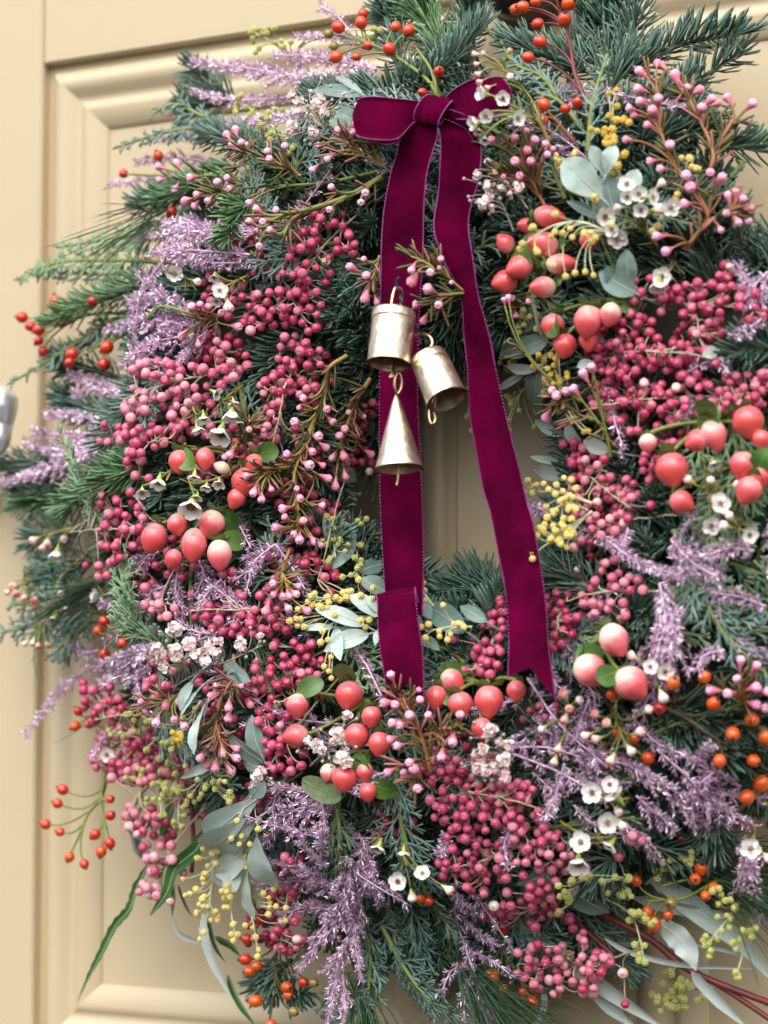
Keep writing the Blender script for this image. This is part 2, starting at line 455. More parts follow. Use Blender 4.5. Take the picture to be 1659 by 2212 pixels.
def needles(mb, P, D, Un, L, W, curv=.12, thick=.45, secs=((0, .55), (.4, 1), (.86, .8)), mat=0):
    n = len(P)
    D = D / np.linalg.norm(D, axis=1)[:, None]
    B = np.cross(D, Un); B /= np.maximum(1e-9, np.linalg.norm(B, axis=1))[:, None]
    Nn = np.cross(B, D)
    parts = []
    cv = curv if not np.isscalar(curv) else np.full(n, curv)
    for t, w in secs:
        c = P + D * (L * t)[:, None] + Nn * (L * cv * t * t)[:, None]
        hw = (W * w * .5)[:, None]
        parts += [c + B * hw, c - B * hw, c - Nn * hw * 2 * thick]
    parts.append(P + D * L[:, None] + Nn * (L * cv)[:, None])
    k = len(parts); V = np.stack(parts, 1)
    base = (np.arange(n) * k)[:, None]
    ns = len(secs); q = []
    for s_ in range(ns - 1):
        a = s_ * 3
        for e in range(3):
            f = (e + 1) % 3; q.append([a + e, a + f, a + 3 + f, a + 3 + e])
    e0 = (ns - 1) * 3
    t = [[e0 + e, e0 + (e + 1) % 3, k - 1] for e in range(3)]
    mb.add(V.reshape(-1, 3), (base[:, None] + np.array(t)[None]).reshape(-1, 3), (base[:, None] + np.array(q)[None]).reshape(-1, 4), mat)

def fir(pts, L=.0150, m='fir', per=2300, W=.0017, name="fir_branch", span=120, label=None):
    p = spline(pts, 24); ln = plen(p)
    n = int(ln * per) + 24
    u = RNG.random(n) ** .9 * 23; i = np.minimum(u.astype(int), 22); f = (u - i)[:, None]
    P = p[i] * (1 - f) + p[i + 1] * f
    T = tangents(p)[i]
    O = np.array([outward(x) for x in p])[i]
    N = O - T * np.sum(O * T, 1)[:, None]; N /= np.linalg.norm(N, axis=1)[:, None]
    B = np.cross(T, N)
    side = RNG.choice([-1, 1], n)
    a = np.radians(side * np.clip(RNG.normal(58, 34, n), 0, span))
    tt = u / 23
    fw = np.radians(np.where(tt > .93, RNG.uniform(5, 45, n), RNG.normal(58, 9, n)))
    D = T * np.cos(fw)[:, None] + (B * np.sin(a)[:, None] + N * np.cos(a)[:, None]) * np.sin(fw)[:, None]
    LL = 1.1 * L * RNG.uniform(.72, 1.08, n) * np.where(tt > .85, .8, 1)
    mb = MB(); needles(mb, P, D, N + T * .7, LL, W * RNG.uniform(.8, 1.15, n), curv=RNG.uniform(.05, .22, n))
    tw = MB(); tw.tube(p, np.linspace(.0016, .0008, 24), 6)
    t = build(tw, name, MT['bark'], wreath)
    if label: t["label"] = label
    build(mb, "needles", MT[m], t, kind="stuff")
    return t

def pine(pts, n=70, L=.075, name="pine_tuft"):
    p = spline(pts, 8); b = p[-1]; T = tangents(p)[-1]
    D = np.array([unit(T + RNG.normal(0, .16, 3)) for _ in range(n)])
    P = b[None] + RNG.normal(0, .003, (n, 3))
    mb = MB(); needles(mb, P, D, np.tile([0, 0, 1.0], (n, 1)), L * RNG.uniform(.7, 1.1, n), np.full(n, .0008), curv=RNG.uniform(-.15, .05, n))
    tw = MB(); tw.tube(p, .0016, 6)
    t = build(tw, name, MT['bark'], wreath); build(mb, "needles", MT['pine'], t, kind="stuff")

def cypress(pts, W, m='cypress', name="cypress_spray", dens=1.0, stem='greenstem'):
    p = spline(pts, 30); ln = plen(p); T = tangents(p)
    tw = MB(); tw.tube(p, np.linspace(.0014, .0007, 30), 6)
    t = build(tw, name, MT[stem], wreath)
    mb = MB()
    nb = max(8, int(ln / .0038 * dens)); sd = 1
    def cord(a, d, l, r, bend):
        k = max(4, int(l / .0011)); s_ = np.linspace(0, 1, k)[:, None]
        q = a + d * l * s_ + bend * l * s_ * s_
        rr = r * (1 - .35 * s_[:, 0]) * (1 + .20 * (np.arange(k) % 2))
        mb.tube(q, rr, 4)
        return q
    for k in range(nb):
        u = (k + .5) / nb; i = min(29, int(u * 29)); sd = -sd
        O = outward(p[i]); N = unit(O - T[i] * np.dot(O, T[i])); B = np.cross(T[i], N)
        prof_ = min(1, .35 + 2.2 * u) * (1 - .72 * max(0, u - .25) / .75)
        l = W * .5 * prof_ * random.uniform(.75, 1.2)
        ang = math.radians(random.uniform(32, 52))
        d = unit(T[i] * math.cos(ang) + (B * sd + N * random.uniform(-.35, .45)) * math.sin(ang))
        q = cord(p[i], d, l, .00085, T[i] * .15 - np.array([0, 0, .08]))
        td = tangents(q)
        s2 = 1; step = .0030; pos = .0022
        while pos < l:
            j = min(len(q) - 1, int(pos / l * (len(q) - 1))); s2 = -s2
            b2 = np.cross(td[j], N); a2 = math.radians(random.uniform(30, 48))
            d2 = unit(td[j] * math.cos(a2) + (b2 * s2 + N * random.uniform(-.3, .35)) * math.sin(a2))
            l2 = min(.013, (l - pos) * .62 + .003) * random.uniform(.7, 1.15)
            q2 = cord(q[j], d2, l2, .00075, td[j] * .2)
            if l2 > .006:
                for s3 in (-1, 1):
                    j3 = len(q2) // 2; d3 = unit(d2 + np.cross(d2, N) * s3 * .7)
                    cord(q2[j3], d3, l2 * .42, .0006, d2 * .2)
            pos += step * random.uniform(.8, 1.25)
    build(mb, "foliage", MT[m], t, kind="stuff")
    return t

def plume(pts, W, sparse=1.0, droop=.15, name="lilac_plume"):
    p = spline(pts, 26); ln = plen(p); T = tangents(p)
    tw = MB(); tw.tube(p, np.linspace(.0007, .00035, 26), 5)
    nb = max(10, int(ln / .0020 * sparse)); sd = 1
    PP, DD, UU, LL = [], [], [], []
    for k in range(nb):
        u = (k + .5) / nb; i = min(25, int(u * 25)); sd = -sd
        O = outward(p[i]); N = unit(O - T[i] * np.dot(O, T[i]) + RNG.normal(0, .12, 3)); B = np.cross(T[i], N)
        prof_ = min(1, .45 + 2.5 * u) * (1 - .80 * max(0, u - .3) / .7)
        l = max(.003, W * .56 * prof_ * random.uniform(.6, 1.15))
        ang = math.radians(random.uniform(30, 55))
        d = unit(T[i] * math.cos(ang) + (B * sd + N * random.uniform(-.5, .6)) * math.sin(ang))
        m_ = max(4, int(l / .00062)); s_ = np.linspace(0, 1, m_)[:, None]
        bend = T[i] * .22 + np.array([0, 0, -droop])
        q = p[i] + d * l * s_ + bend * l * s_ * s_
        tw.tube(q[:: max(1, m_ // 5)], .00022, 3, cap=False)
        td = tangents(q)
        for rep in range(5):
            rad = RNG.normal(0, 1, (m_, 3)); rad -= td * np.sum(rad * td, 1)[:, None]; rad /= np.linalg.norm(rad, axis=1)[:, None]
            PP.append(q + RNG.normal(0, .0001, (m_, 3))); DD.append(td * .75 + rad * .75); UU.append(rad)
            LL.append(.0033 * RNG.uniform(.6, 1.15, m_) * np.linspace(1.05, .65, m_))
    P, D, Un, L = np.vstack(PP), np.vstack(DD), np.vstack(UU), np.concatenate(LL)
    D /= np.linalg.norm(D, axis=1)[:, None]
    B = np.cross(D, RNG.normal(0, 1, D.shape)); B /= np.linalg.norm(B, axis=1)[:, None]
    n = len(P); w = .00037
    V = np.stack([P - B * w * .35, P + B * w * .35, P + D * (L * .55)[:, None] + B * w * .6, P + D * L[:, None], P + D * (L * .55)[:, None] - B * w * .6], 1)
    b = (np.arange(n) * 5)[:, None, None]
    mb = MB(); mb.add(V.reshape(-1, 3), (b + np.array([[[2, 3, 4]]])).reshape(-1, 3), (b + np.array([[[0, 1, 2, 4]]])).reshape(-1, 4))
    t = build(tw, name, MT['plumestem'], wreath)
    build(mb, "fronds", MT['plume'], t, smooth=False, kind="stuff")
    return t

def leaf_mb(mb, pts, w, N=None, fold=.25, wav=0.0, na=12, serr=0.0, shape='ovate', mat=0, twist=0.0):
    p = spline(pts, na + 1); T = tangents(p); v = []
    for i in range(na + 1):
        t = i / na
        n = outward(p[i]) if N is None else N
        n = unit(n - T[i] * np.dot(n, T[i])); B = np.cross(T[i], n)
        if twist: 
            a = twist * t; B, n = B * math.cos(a) + n * math.sin(a), n * math.cos(a) - B * math.sin(a)
        if shape == 'ovate': pr = math.sin(math.pi * min(1, t * .97 + .03) ** .85) ** .75
        elif shape == 'obovate': pr = math.sin(math.pi * min(1, t * .97 + .03) ** 1.35) ** .75
        elif shape == 'round': pr = math.sqrt(max(0, math.sin(math.pi * (t * .96 + .02))))
        else: pr = min(1, t * 5 + .25) * min(1, (1 - t) * 2.6 + .02) ** .8
        hw = w * .5 * max(pr, .02)
        if serr: hw *= 1 - serr * ((i * .5) % 1.0)
        for j, s_ in enumerate((-1, -.55, 0, .55, 1)):
            lift = fold * hw * (abs(s_) ** 1.3) + wav * w * math.sin(t * 17 + s_ * 2) * abs(s_)
            v.append(p[i] + B * hw * s_ + n * lift)
    q = [(i * 5 + j, i * 5 + j + 1, (i + 1) * 5 + j + 1, (i + 1) * 5 + j) for i in range(na) for j in range(4)]
    mb.add(v, quads=q, mat=mat)
    mb.tube(p[: na], np.linspace(w * .020 + .00012, .0001, na), 4, mat=1)
    return mb

def bez(a, c, b, n=8):
    t = np.linspace(0, 1, n)[:, None]
    return a * (1 - t) ** 2 + c * 2 * t * (1 - t) + b * t * t

class Axis:
    def __init__(s, pts, n=40): s.mb = MB(); s.p = spline(pts, n); s.t = tangents(s.p); s.d = np.concatenate([[0], np.cumsum(np.linalg.norm(np.diff(s.p, axis=0), axis=1))])
    def join(s, q, back=.7):                      # attachment (towards the base) and control point for a stalk to q
        k = int(np.argmin(np.linalg.norm(s.p - q, axis=1))); dist = np.linalg.norm(s.p[k] - q)
        target = max(0, s.d[k] - dist * back); k = int(np.argmin(np.abs(s.d - target)))
        a = s.p[k]; dist = np.linalg.norm(q - a)
        return a, a + s.t[k] * dist * .45 + (q - a) * .18

# ---- templates
def berry_fn(x, y, z):
    r = 1.0
    if z > .86: r -= (z - .86) * 1.5
    return (x * r, y * r, z * r * .95)
T_BERRY = sphere_tpl(14, 12, berry_fn)
mb = tpl_mb(T_BERRY); lathe(mb, [(.20, .80), (.15, .86), (.10, .80), (.001, .79)], (0, 0, 0), (0, 0, 1), 8, mat=1); T_BERRY = mb.arrays()
def hip_fn(x, y, z): return (x * (1 - .05 * z), y * (1 - .05 * z), z * 1.10)
mb = tpl_mb(sphere_tpl(14, 10, hip_fn))
for k in range(5):
    a = k * 1.2566; c, s_ = math.cos(a), math.sin(a)
    mb.add([(.20 * c - .14 * s_, .20 * s_ + .14 * c, 1.04), (.20 * c + .14 * s_, .20 * s_ - .14 * c, 1.04), (.30 * c, .30 * s_, 1.38), (.05 * c, .05 * s_, 1.22)], tris=[(0, 1, 2), (0, 2, 3), (1, 3, 2)], mat=1)
lathe(mb, [(.26, 1.0), (.24, 1.16), (.10, 1.20), (.001, 1.18)], (0, 0, 0), (0, 0, 1), 8, mat=1)
T_HIP = mb.arrays(); ME_HIP = mb.mesh("rose_hip", [MT['hip'], MT['calyx']])
def hyp_fn(x, y, z):
    a = math.atan2(y, x); w = 1 - .34 * max(0, z) ** 1.6 + .02 * math.cos(3 * a)
    return (x * w, y * w, z + .07 * max(0, z) ** 6)
mb = tpl_mb(sphere_tpl(20, 14, hyp_fn)); lathe(mb, [(.055, 1.04), (.045, 1.09), (.001, 1.13)], (0, 0, 0), (0, 0, 1), 6, mat=1)
ME_HYP = mb.mesh("hypericum_berry", [MT['hyper'], MT['calyx']])
ME_HIPS = ME_HIP
# five-petalled wax flower, facing +z
def flower_mesh(k, openness):
    mb = MB(); rg = random.Random(k)
    for i in range(5):
        a = i * 1.2566 + rg.uniform(-.12, .12); ca, sa = math.cos(a), math.sin(a); v = []; pr = rg.uniform(.47, .53)
        for ir, r_ in enumerate((0, .5, .85, 1.0)):
            for j in range(8):
                b = j * math.pi / 4; lx, ly = pr * r_ * math.cos(b), pr * 1.08 * r_ * math.sin(b)
                rad = .56 + lx * math.cos(openness); zz = lx * math.sin(openness) + .10 * r_ * r_ * (1 if ir < 3 else 1.5) + .04 * math.sin(b * 2 + k)
                v.append((rad * ca - ly * sa, rad * sa + ly * ca, zz))
        mb.add(v, quads=[(ir * 8 + j, ir * 8 + (j + 1) % 8, (ir + 1) * 8 + (j + 1) % 8, (ir + 1) * 8 + j) for ir in range(3) for j in range(8)])
    lathe(mb, [(.25, .05), (.22, .12), (.15, .06), (.06, .05), (.045, .34), (.001, .38)], (0, 0, 0), (0, 0, 1), 12, mat=1)
    for i in range(10):
        a = i * .6283; mb.tube([(.24 * math.cos(a), .24 * math.sin(a), .08), (.18 * math.cos(a), .18 * math.sin(a), .24)], .028, 4, mat=1)
    lathe(mb, [(.36, .03), (.38, -.10), (.26, -.55), (.10, -.95), (.07, -1.2)], (0, 0, 0), (0, 0, 1), 12, mat=2)
    return mb.mesh("wax_flower", [MT['petal'], MT['centre'], MT['waxcalyx']])
ME_FLOWER = [flower_mesh(k, o) for k, o in enumerate((.15, .35, .6, .95))]
# club-shaped bud along +z, unit radius, base at -1, tip at +1
def bud_mesh(m, name):
    mb = MB(); lathe(mb, [(.12, -1.0), (.22, -.75), (.42, -.3), (.78, .2), (1.0, .55), (.95, .78), (.62, .95), (.001, 1.0)], (0, 0, 0), (0, 0, 1), 10)
    for k in range(5):
        a = k * 1.2566; mb.inst(sphere_tpl(6, 5), xform((.5 * math.cos(a), .5 * math.sin(a), .86), (math.cos(a) * .4, math.sin(a) * .4, 1), .33, .22))
    return mb.mesh(name, m)
ME_PINK, ME_WAXB, ME_REDB = bud_mesh(MT['pinkbud'], "pink_bud"), bud_mesh(MT['waxbud'], "wax_bud"), bud_mesh(MT['redbud'], "red_tipped_bud")
def pom_mb(k):
    mb = MB(); rg = random.Random(k); gold = math.pi * (3 - 5 ** .5); t = sphere_tpl(6, 4)
    mb.inst(sphere_tpl(8, 6), np.diag([.72, .72, .72, 1]))
    for i in range(26):
        z = 1 - 2 * (i + .5) / 26; r = math.sqrt(1 - z * z); d = np.array([r * math.cos(gold * i), r * math.sin(gold * i), z])
        mb.inst(t, xform(d * .80, d, .24 * rg.uniform(.85, 1.15), None))
    return mb
T_POM = pom_mb(1).arrays()
ME_POM = {c: pom_mb(1).mesh("mimosa_ball", MT[c]) for c in ('mimosa', 'mimosabright', 'mimosagreen')}
def gyp_mesh(k):
    mb = MB(); rg = np.random.default_rng(k)
    for i in range(26):
        d = unit(rg.normal(0, 1, 3) + np.array([0, 0, .5])); F = frame(unit(d + rg.normal(0, .55, 3)), rg.uniform(0, 6)); c = d * rg.uniform(.25, .72); s_ = rg.uniform(.36, .55); v = [c]
        for j in range(7):
            a = j * .8976; v.append(c + F @ np.array([s_ * math.cos(a), s_ * math.sin(a), .22 * s_ + rg.uniform(-.12, .16)]))
        mb.add(v, tris=[(0, 1 + j, 1 + (j + 1) % 7) for j in range(7)])
    return mb.mesh("gypsophila_bloom", MT['gyp'], smooth=False)
ME_GYP = [gyp_mesh(k) for k in range(4)]

#DATA
# ---- filler: fir laid round the ring, below everything else
def polar(a, r, h): return np.array([WC[0] + r * math.cos(a), -h, WC[2] + r * math.sin(a)])
for k in range(250):
    a = random.uniform(0, 2 * math.pi); r = random.choice([.070, .085, .10, .12, .14, .16, .175]) + random.uniform(-.008, .008)
    da = random.uniform(.25, .5) * random.choice([1, 1, 1, -1]); dr = random.uniform(-.012, .03) if r > .1 else random.uniform(-.018, .012)
    pts = []
    for t in (0, .5, 1):
        rr = r + dr * t; aa = a + da * t * .10 / r
        x, z = WC[0] + rr * math.cos(aa), WC[2] + rr * math.sin(aa)
        pts.append(np.array([x, -(height(x, z) - .029 + .016 * t + random.uniform(-.008, .004)), z]))
    fir(pts, L=random.uniform(.012, .016), per=1500)
for k in range(95):                                # outer fringe, thickest towards the handle side and below
    a = random.gauss(math.radians(195), .75); r = random.uniform(.155, .198); da = random.uniform(.1, .34) * random.choice([1, -1]); h = random.uniform(.012, .048)
    fir([polar(a, r - .02, h), polar(a + da * .5, r, h + .004), polar(a + da, r + random.uniform(.008, .026), h + random.uniform(-.004, .010))], L=random.uniform(.013, .017), per=1500)
for k in range(26):                                # short tips round the hole, some hanging into it
    a = k * 2 * math.pi / 26 + random.uniform(-.1, .1); h = random.uniform(.03, .075)
    fir([polar(a, .088, h - .006), polar(a + .12, .074, h), polar(a + .26, .063, h + random.uniform(-.004, .006))], L=.013, per=1700)
for k in range(20):
    a = random.uniform(0, 2 * math.pi); r = random.uniform(.085, .17)
    x, z = WC[0] + r * math.cos(a), WC[2] + r * math.sin(a); h = height(x, z)
    cypress([polar(a, r, h - .02), polar(a + .2, r + .005, h - .012), polar(a + .42, r + .018, h - .008)], .035, random.choice(['cypressdark', 'cypress']))

for k in range(46):                                # thin lilac wisps and grey green sprays low between the sprigs
    a = random.uniform(0, 2 * math.pi); r = random.uniform(.08, .185)
    x, z = WC[0] + r * math.cos(a), WC[2] + r * math.sin(a); h = height(x, z); b_ = a + random.uniform(.2, .5) * random.choice([-1, 1])
    q = [polar(a, r, h - .012), polar((a + b_) / 2, r + .008, h - .003), polar(b_, r + random.uniform(.0, .03), h - .001)]
    if k % 2: plume(q, random.uniform(.014, .024), .55)
    else: cypress(q, random.uniform(.030, .05), random.choice(['cypressgrey', 'cypressgrey', 'cypresslight', 'cypress']))
for k in range(34):                                # and more of them where the wreath hangs loose, lower on the handle side
    a = random.uniform(math.radians(150), math.radians(275)); r = random.uniform(.13, .185); h = random.uniform(.03, .07); b_ = a + random.uniform(-.3, .3)
    q = [polar(a, r - .02, h - .008), polar((a + b_) / 2, r + .006, h), polar(b_, r + random.uniform(.012, .035), h - .002)]
    cypress(q, random.uniform(.030, .048), random.choice(['cypressgrey', 'cypressdark', 'cypresslight', 'cypress']))
for k in range(40):
    a = random.uniform(math.radians(205), math.radians(244)); r = random.uniform(.16, .222); h = random.uniform(.012, .035); b_ = a + random.uniform(-.2, .2)
    q = [polar(a, r - .03, h), polar((a + b_) / 2, r - .01, h + .004), polar(b_, r + random.uniform(.0, .02), h)]
    if k % 2: fir(q, L=.014)
    else: cypress(q, .045, random.choice(['cypressgrey', 'cypressdark', 'cypresslight']))
for k in range(26):
    a = random.uniform(math.radians(248), math.radians(284)); r = random.uniform(.20, .235); h = random.uniform(.02, .05); b_ = a + random.uniform(-.1, .1)
    cypress([polar(a, r - .05, h + .012), polar((a + b_) / 2, r - .01, h), polar(b_, r + .012, h - .006)], .05, random.choice(['cypressgrey', 'cypress', 'cypress', 'cypressdark']))
for k in range(60):                                # fuller lower edge
    a = random.uniform(math.radians(238), math.radians(322)); r = random.uniform(.165, .205); h = random.uniform(.015, .06); b_ = a + random.uniform(-.16, .16)
    q = [polar(a, r - .03, h + .01), polar((a + b_) / 2, r, h), polar(b_, r + random.uniform(.010, .034), h - .006)]
    if k % 3: cypress(q, random.uniform(.040, .055), random.choice(['cypressgrey', 'cypressdark', 'cypress', 'cypress']))
    else: fir(q, L=.014)
for r, pts, W, dn, l in ((8, [(560, -60), (760, 20), (980, 150)], 40, .5, .006), (8, [(1180, -80), (1330, 60), (1480, 260)], 44, .5, .008), (8, [(820, 160), (900, 240), (1060, 300)], 50, .6, .002), (6, [(620, 700), (760, 900), (960, 1080)], 36, .5, .006),
                         (6, [(760, 640), (900, 760), (900, 900)], 60, .7, .0), (6, [(1100, 900), (1180, 980), (1320, 1040)], 70, .7, .002), (8, [(1380, 60), (1500, 120), (1659, 130)], 70, .7, .004), (8, [(1220, 130), (1330, 200), (1420, 290)], 80, .8, .004),
                         (8, [(560, 240), (520, 330), (540, 420)], 40, .6, .006), (7, [(1230, 60), (1180, 160), (1190, 260)], 60, .8, .004), (5, [(560, 660), (480, 620), (380, 660)], 70, .7, .002), (5, [(900, 560), (960, 480), (1040, 440)], 50, .7, .004),
                         (3, [(720, 460), (600, 430), (520, 470)], 60, .7, .002), (4, [(1300, 500), (1400, 450), (1480, 470)], 50, .6, .004), (6, [(1480, 480), (1560, 560), (1659, 600)], 80, .8, .006)):
    p = path(r, pts, (l - .006, l)); plume(p, W / 2 * mpp(p[0]) * 1.3, dn)
# ---- fir branches that show
FIR = [
 (2, [(1000, 330), (1079, 288), (1300, 190), (1578, 139)], .0165, 'fir', -.014, -.004), (2, [(1180, 440), (1280, 394), (1535, 230)], .0160, 'fir', -.016, -.008),
 (2, [(940, 330), (959, 216), (985, 90), (997, -30)], .0165, 'fir', -.012, -.004), (2, [(1150, 560), (1350, 590), (1500, 640), (1680, 625)], .0140, 'fir', -.016, -.010),
 (2, [(300, 300), (200, 120), (120, -30)], .0155, 'firlight', -.014, -.010), (2, [(330, 260), (360, 110), (390, -20)], .0150, 'fir', -.016, -.012),
 (2, [(120, 390), (250, 300), (430, 100)], .0150, 'fir', -.012, -.006), (2, [(70, 330), (60, 150), (0, 0)], .0150, 'fir', -.018, -.012),
 (2, [(800, 350), (880, 180), (930, 0)], .0160, 'fir', -.016, -.008), (2, [(870, 300), (720, 250), (540, 170)], .0150, 'fir', -.016, -.008),
 (2, [(950, 420), (1060, 250), (1090, 30)], .0165, 'fir', -.012, -.004), (2, [(1000, 520), (1150, 450), (1320, 440)], .0150, 'fir', -.014, -.010),
 (2, [(1100, 640), (1250, 560), (1420, 540)], .0150, 'fir', -.014, -.010), (2, [(1200, 850), (1400, 880), (1460, 900)], .0140, 'fir', -.014, -.010),
 (1, [(1620, 400), (1450, 420), (1330, 400)], .0130, 'fir', -.016, -.012), (1, [(1659, 390), (1600, 400), (1560, 380)], .0130, 'fir', -.010, -.006),
 (1, [(1300, 700), (1100, 640), (880, 560)], .0130, 'fir', -.008, -.002), (1, [(1020, 720), (900, 790), (780, 800)], .0125, 'firlight', -.010, -.004),
 (1, [(1100, 860), (1010, 930), (985, 1030)], .0125, 'firlight', -.004, .002), (1, [(1250, 640), (1160, 720), (1230, 780)], .012, 'firlight', -.010, -.004),
 (1, [(1020, 430), (900, 370), (835, 285)], .0130, 'fir', -.026, -.022), (1, [(950, 790), (760, 850), (590, 890)], .0140, 'fir', -.020, -.014),
 (1, [(960, 760), (800, 820), (690, 870)], .0120, 'firlight', -.010, -.008), (1, [(1000, 440), (900, 460), (800, 470)], .016, 'fir', -.026, -.022),
 (3, [(640, 120), (450, 180), (235, 270)], .0140, 'firlight', -.010, .0), (3, [(560, 700), (380, 660), (280, 590)], .0150, 'fir', -.024, -.022),
 (3, [(520, 520), (360, 470), (270, 430)], .0150, 'fir', -.024, -.022), (3, [(360, 930), (200, 880), (60, 900)], .0150, 'fir', -.026, -.022),
 (3, [(380, 980), (190, 990), (70, 960)], .0150, 'fir', -.024, -.022), (3, [(640, 880), (480, 960), (262, 1085)], .0165, 'firlight', -.010, .002),
 (3, [(360, 1060), (220, 1040), (100, 1060)], .0150, 'firlight', -.026, -.022), (3, [(1620, 360), (1500, 260), (1420, 120)], .0150, 'fir', -.010, -.004),
 (3, [(1640, 60), (1530, 130), (1460, 230)], .0140, 'fir', -.012, -.006), (3, [(1600, 480), (1540, 330), (1530, 180)], .0140, 'fir', -.012, -.006),
 (5, [(360, 60), (250, 70), (140, 110)], .0150, 'fir', -.024, -.020), (5, [(420, 190), (300, 250), (180, 260)], .0140, 'fir', -.026, -.022),
 (6, [(560, 330), (420, 320), (285, 315)], .0150, 'fir', -.010, -.008), (6, [(520, 430), (440, 300), (370, 250)], .0150, 'fir', -.012, -.008),
 (6, [(300, 380), (230, 340), (190, 330)], .0130, 'fir', -.020, -.020), (6, [(960, 340), (830, 270), (715, 240)], .0150, 'fir', -.010, -.002),
 (6, [(1000, 500), (1100, 420), (1160, 460)], .0150, 'fir', -.012, -.006), (6, [(1230, 830), (1430, 890), (1640, 860)], .0160, 'fir', -.014, -.008),
 (6, [(1180, 870), (1330, 980), (1520, 1040)], .0160, 'fir', -.014, -.008), (6, [(1540, 900), (1620, 800), (1680, 760)], .0150, 'fir', -.014, -.008),
 (4, [(360, 190), (300, 300), (310, 400)], .0140, 'fir', -.008, -.010), (4, [(180, 250), (230, 320), (240, 420)], .0130, 'fir', -.014, -.016),
 (4, [(460, 150), (440, 260), (450, 330)], .0140, 'fir', -.012, -.014), (4, [(1680, 390), (1580, 380), (1500, 430)], .0150, 'fir', -.008, -.002),
 (7, [(1150, 850), (1210, 960), (1330, 970)], .0120, 'fir', -.018, -.016), (7, [(1260, 830), (1180, 900), (1110, 960)], .0130, 'fir', -.018, -.018),
 (8, [(1000, 380), (940, 440), (900, 480)], .0140, 'fir', -.012, -.008), (8, [(1130, 330), (1250, 370), (1400, 330)], .0150, 'fir', -.016, -.012),
]
for r, pts, L, m, l0, l1 in FIR: fir(path(r, pts, (l0, l1)), L, m)
for r, pts, n, L in ((1, [(900, 820), (800, 850), (760, 870)], 40, .075), (8, [(150, 560), (260, 720), (320, 800)], 70, .085), (8, [(100, 850), (200, 900), (280, 930)], 60, .085),
                     (8, [(1150, 200), (1300, 300), (1380, 340)], 120, .085), (8, [(1250, 380), (1350, 430), (1420, 460)], 90, .075), (7, [(1500, 760), (1550, 900), (1560, 960)], 80, .06),
                     (5, [(560, 300), (480, 280), (430, 300)], 60, .05)):
    pine(path(r, pts, (-.024, -.014)), n, L)

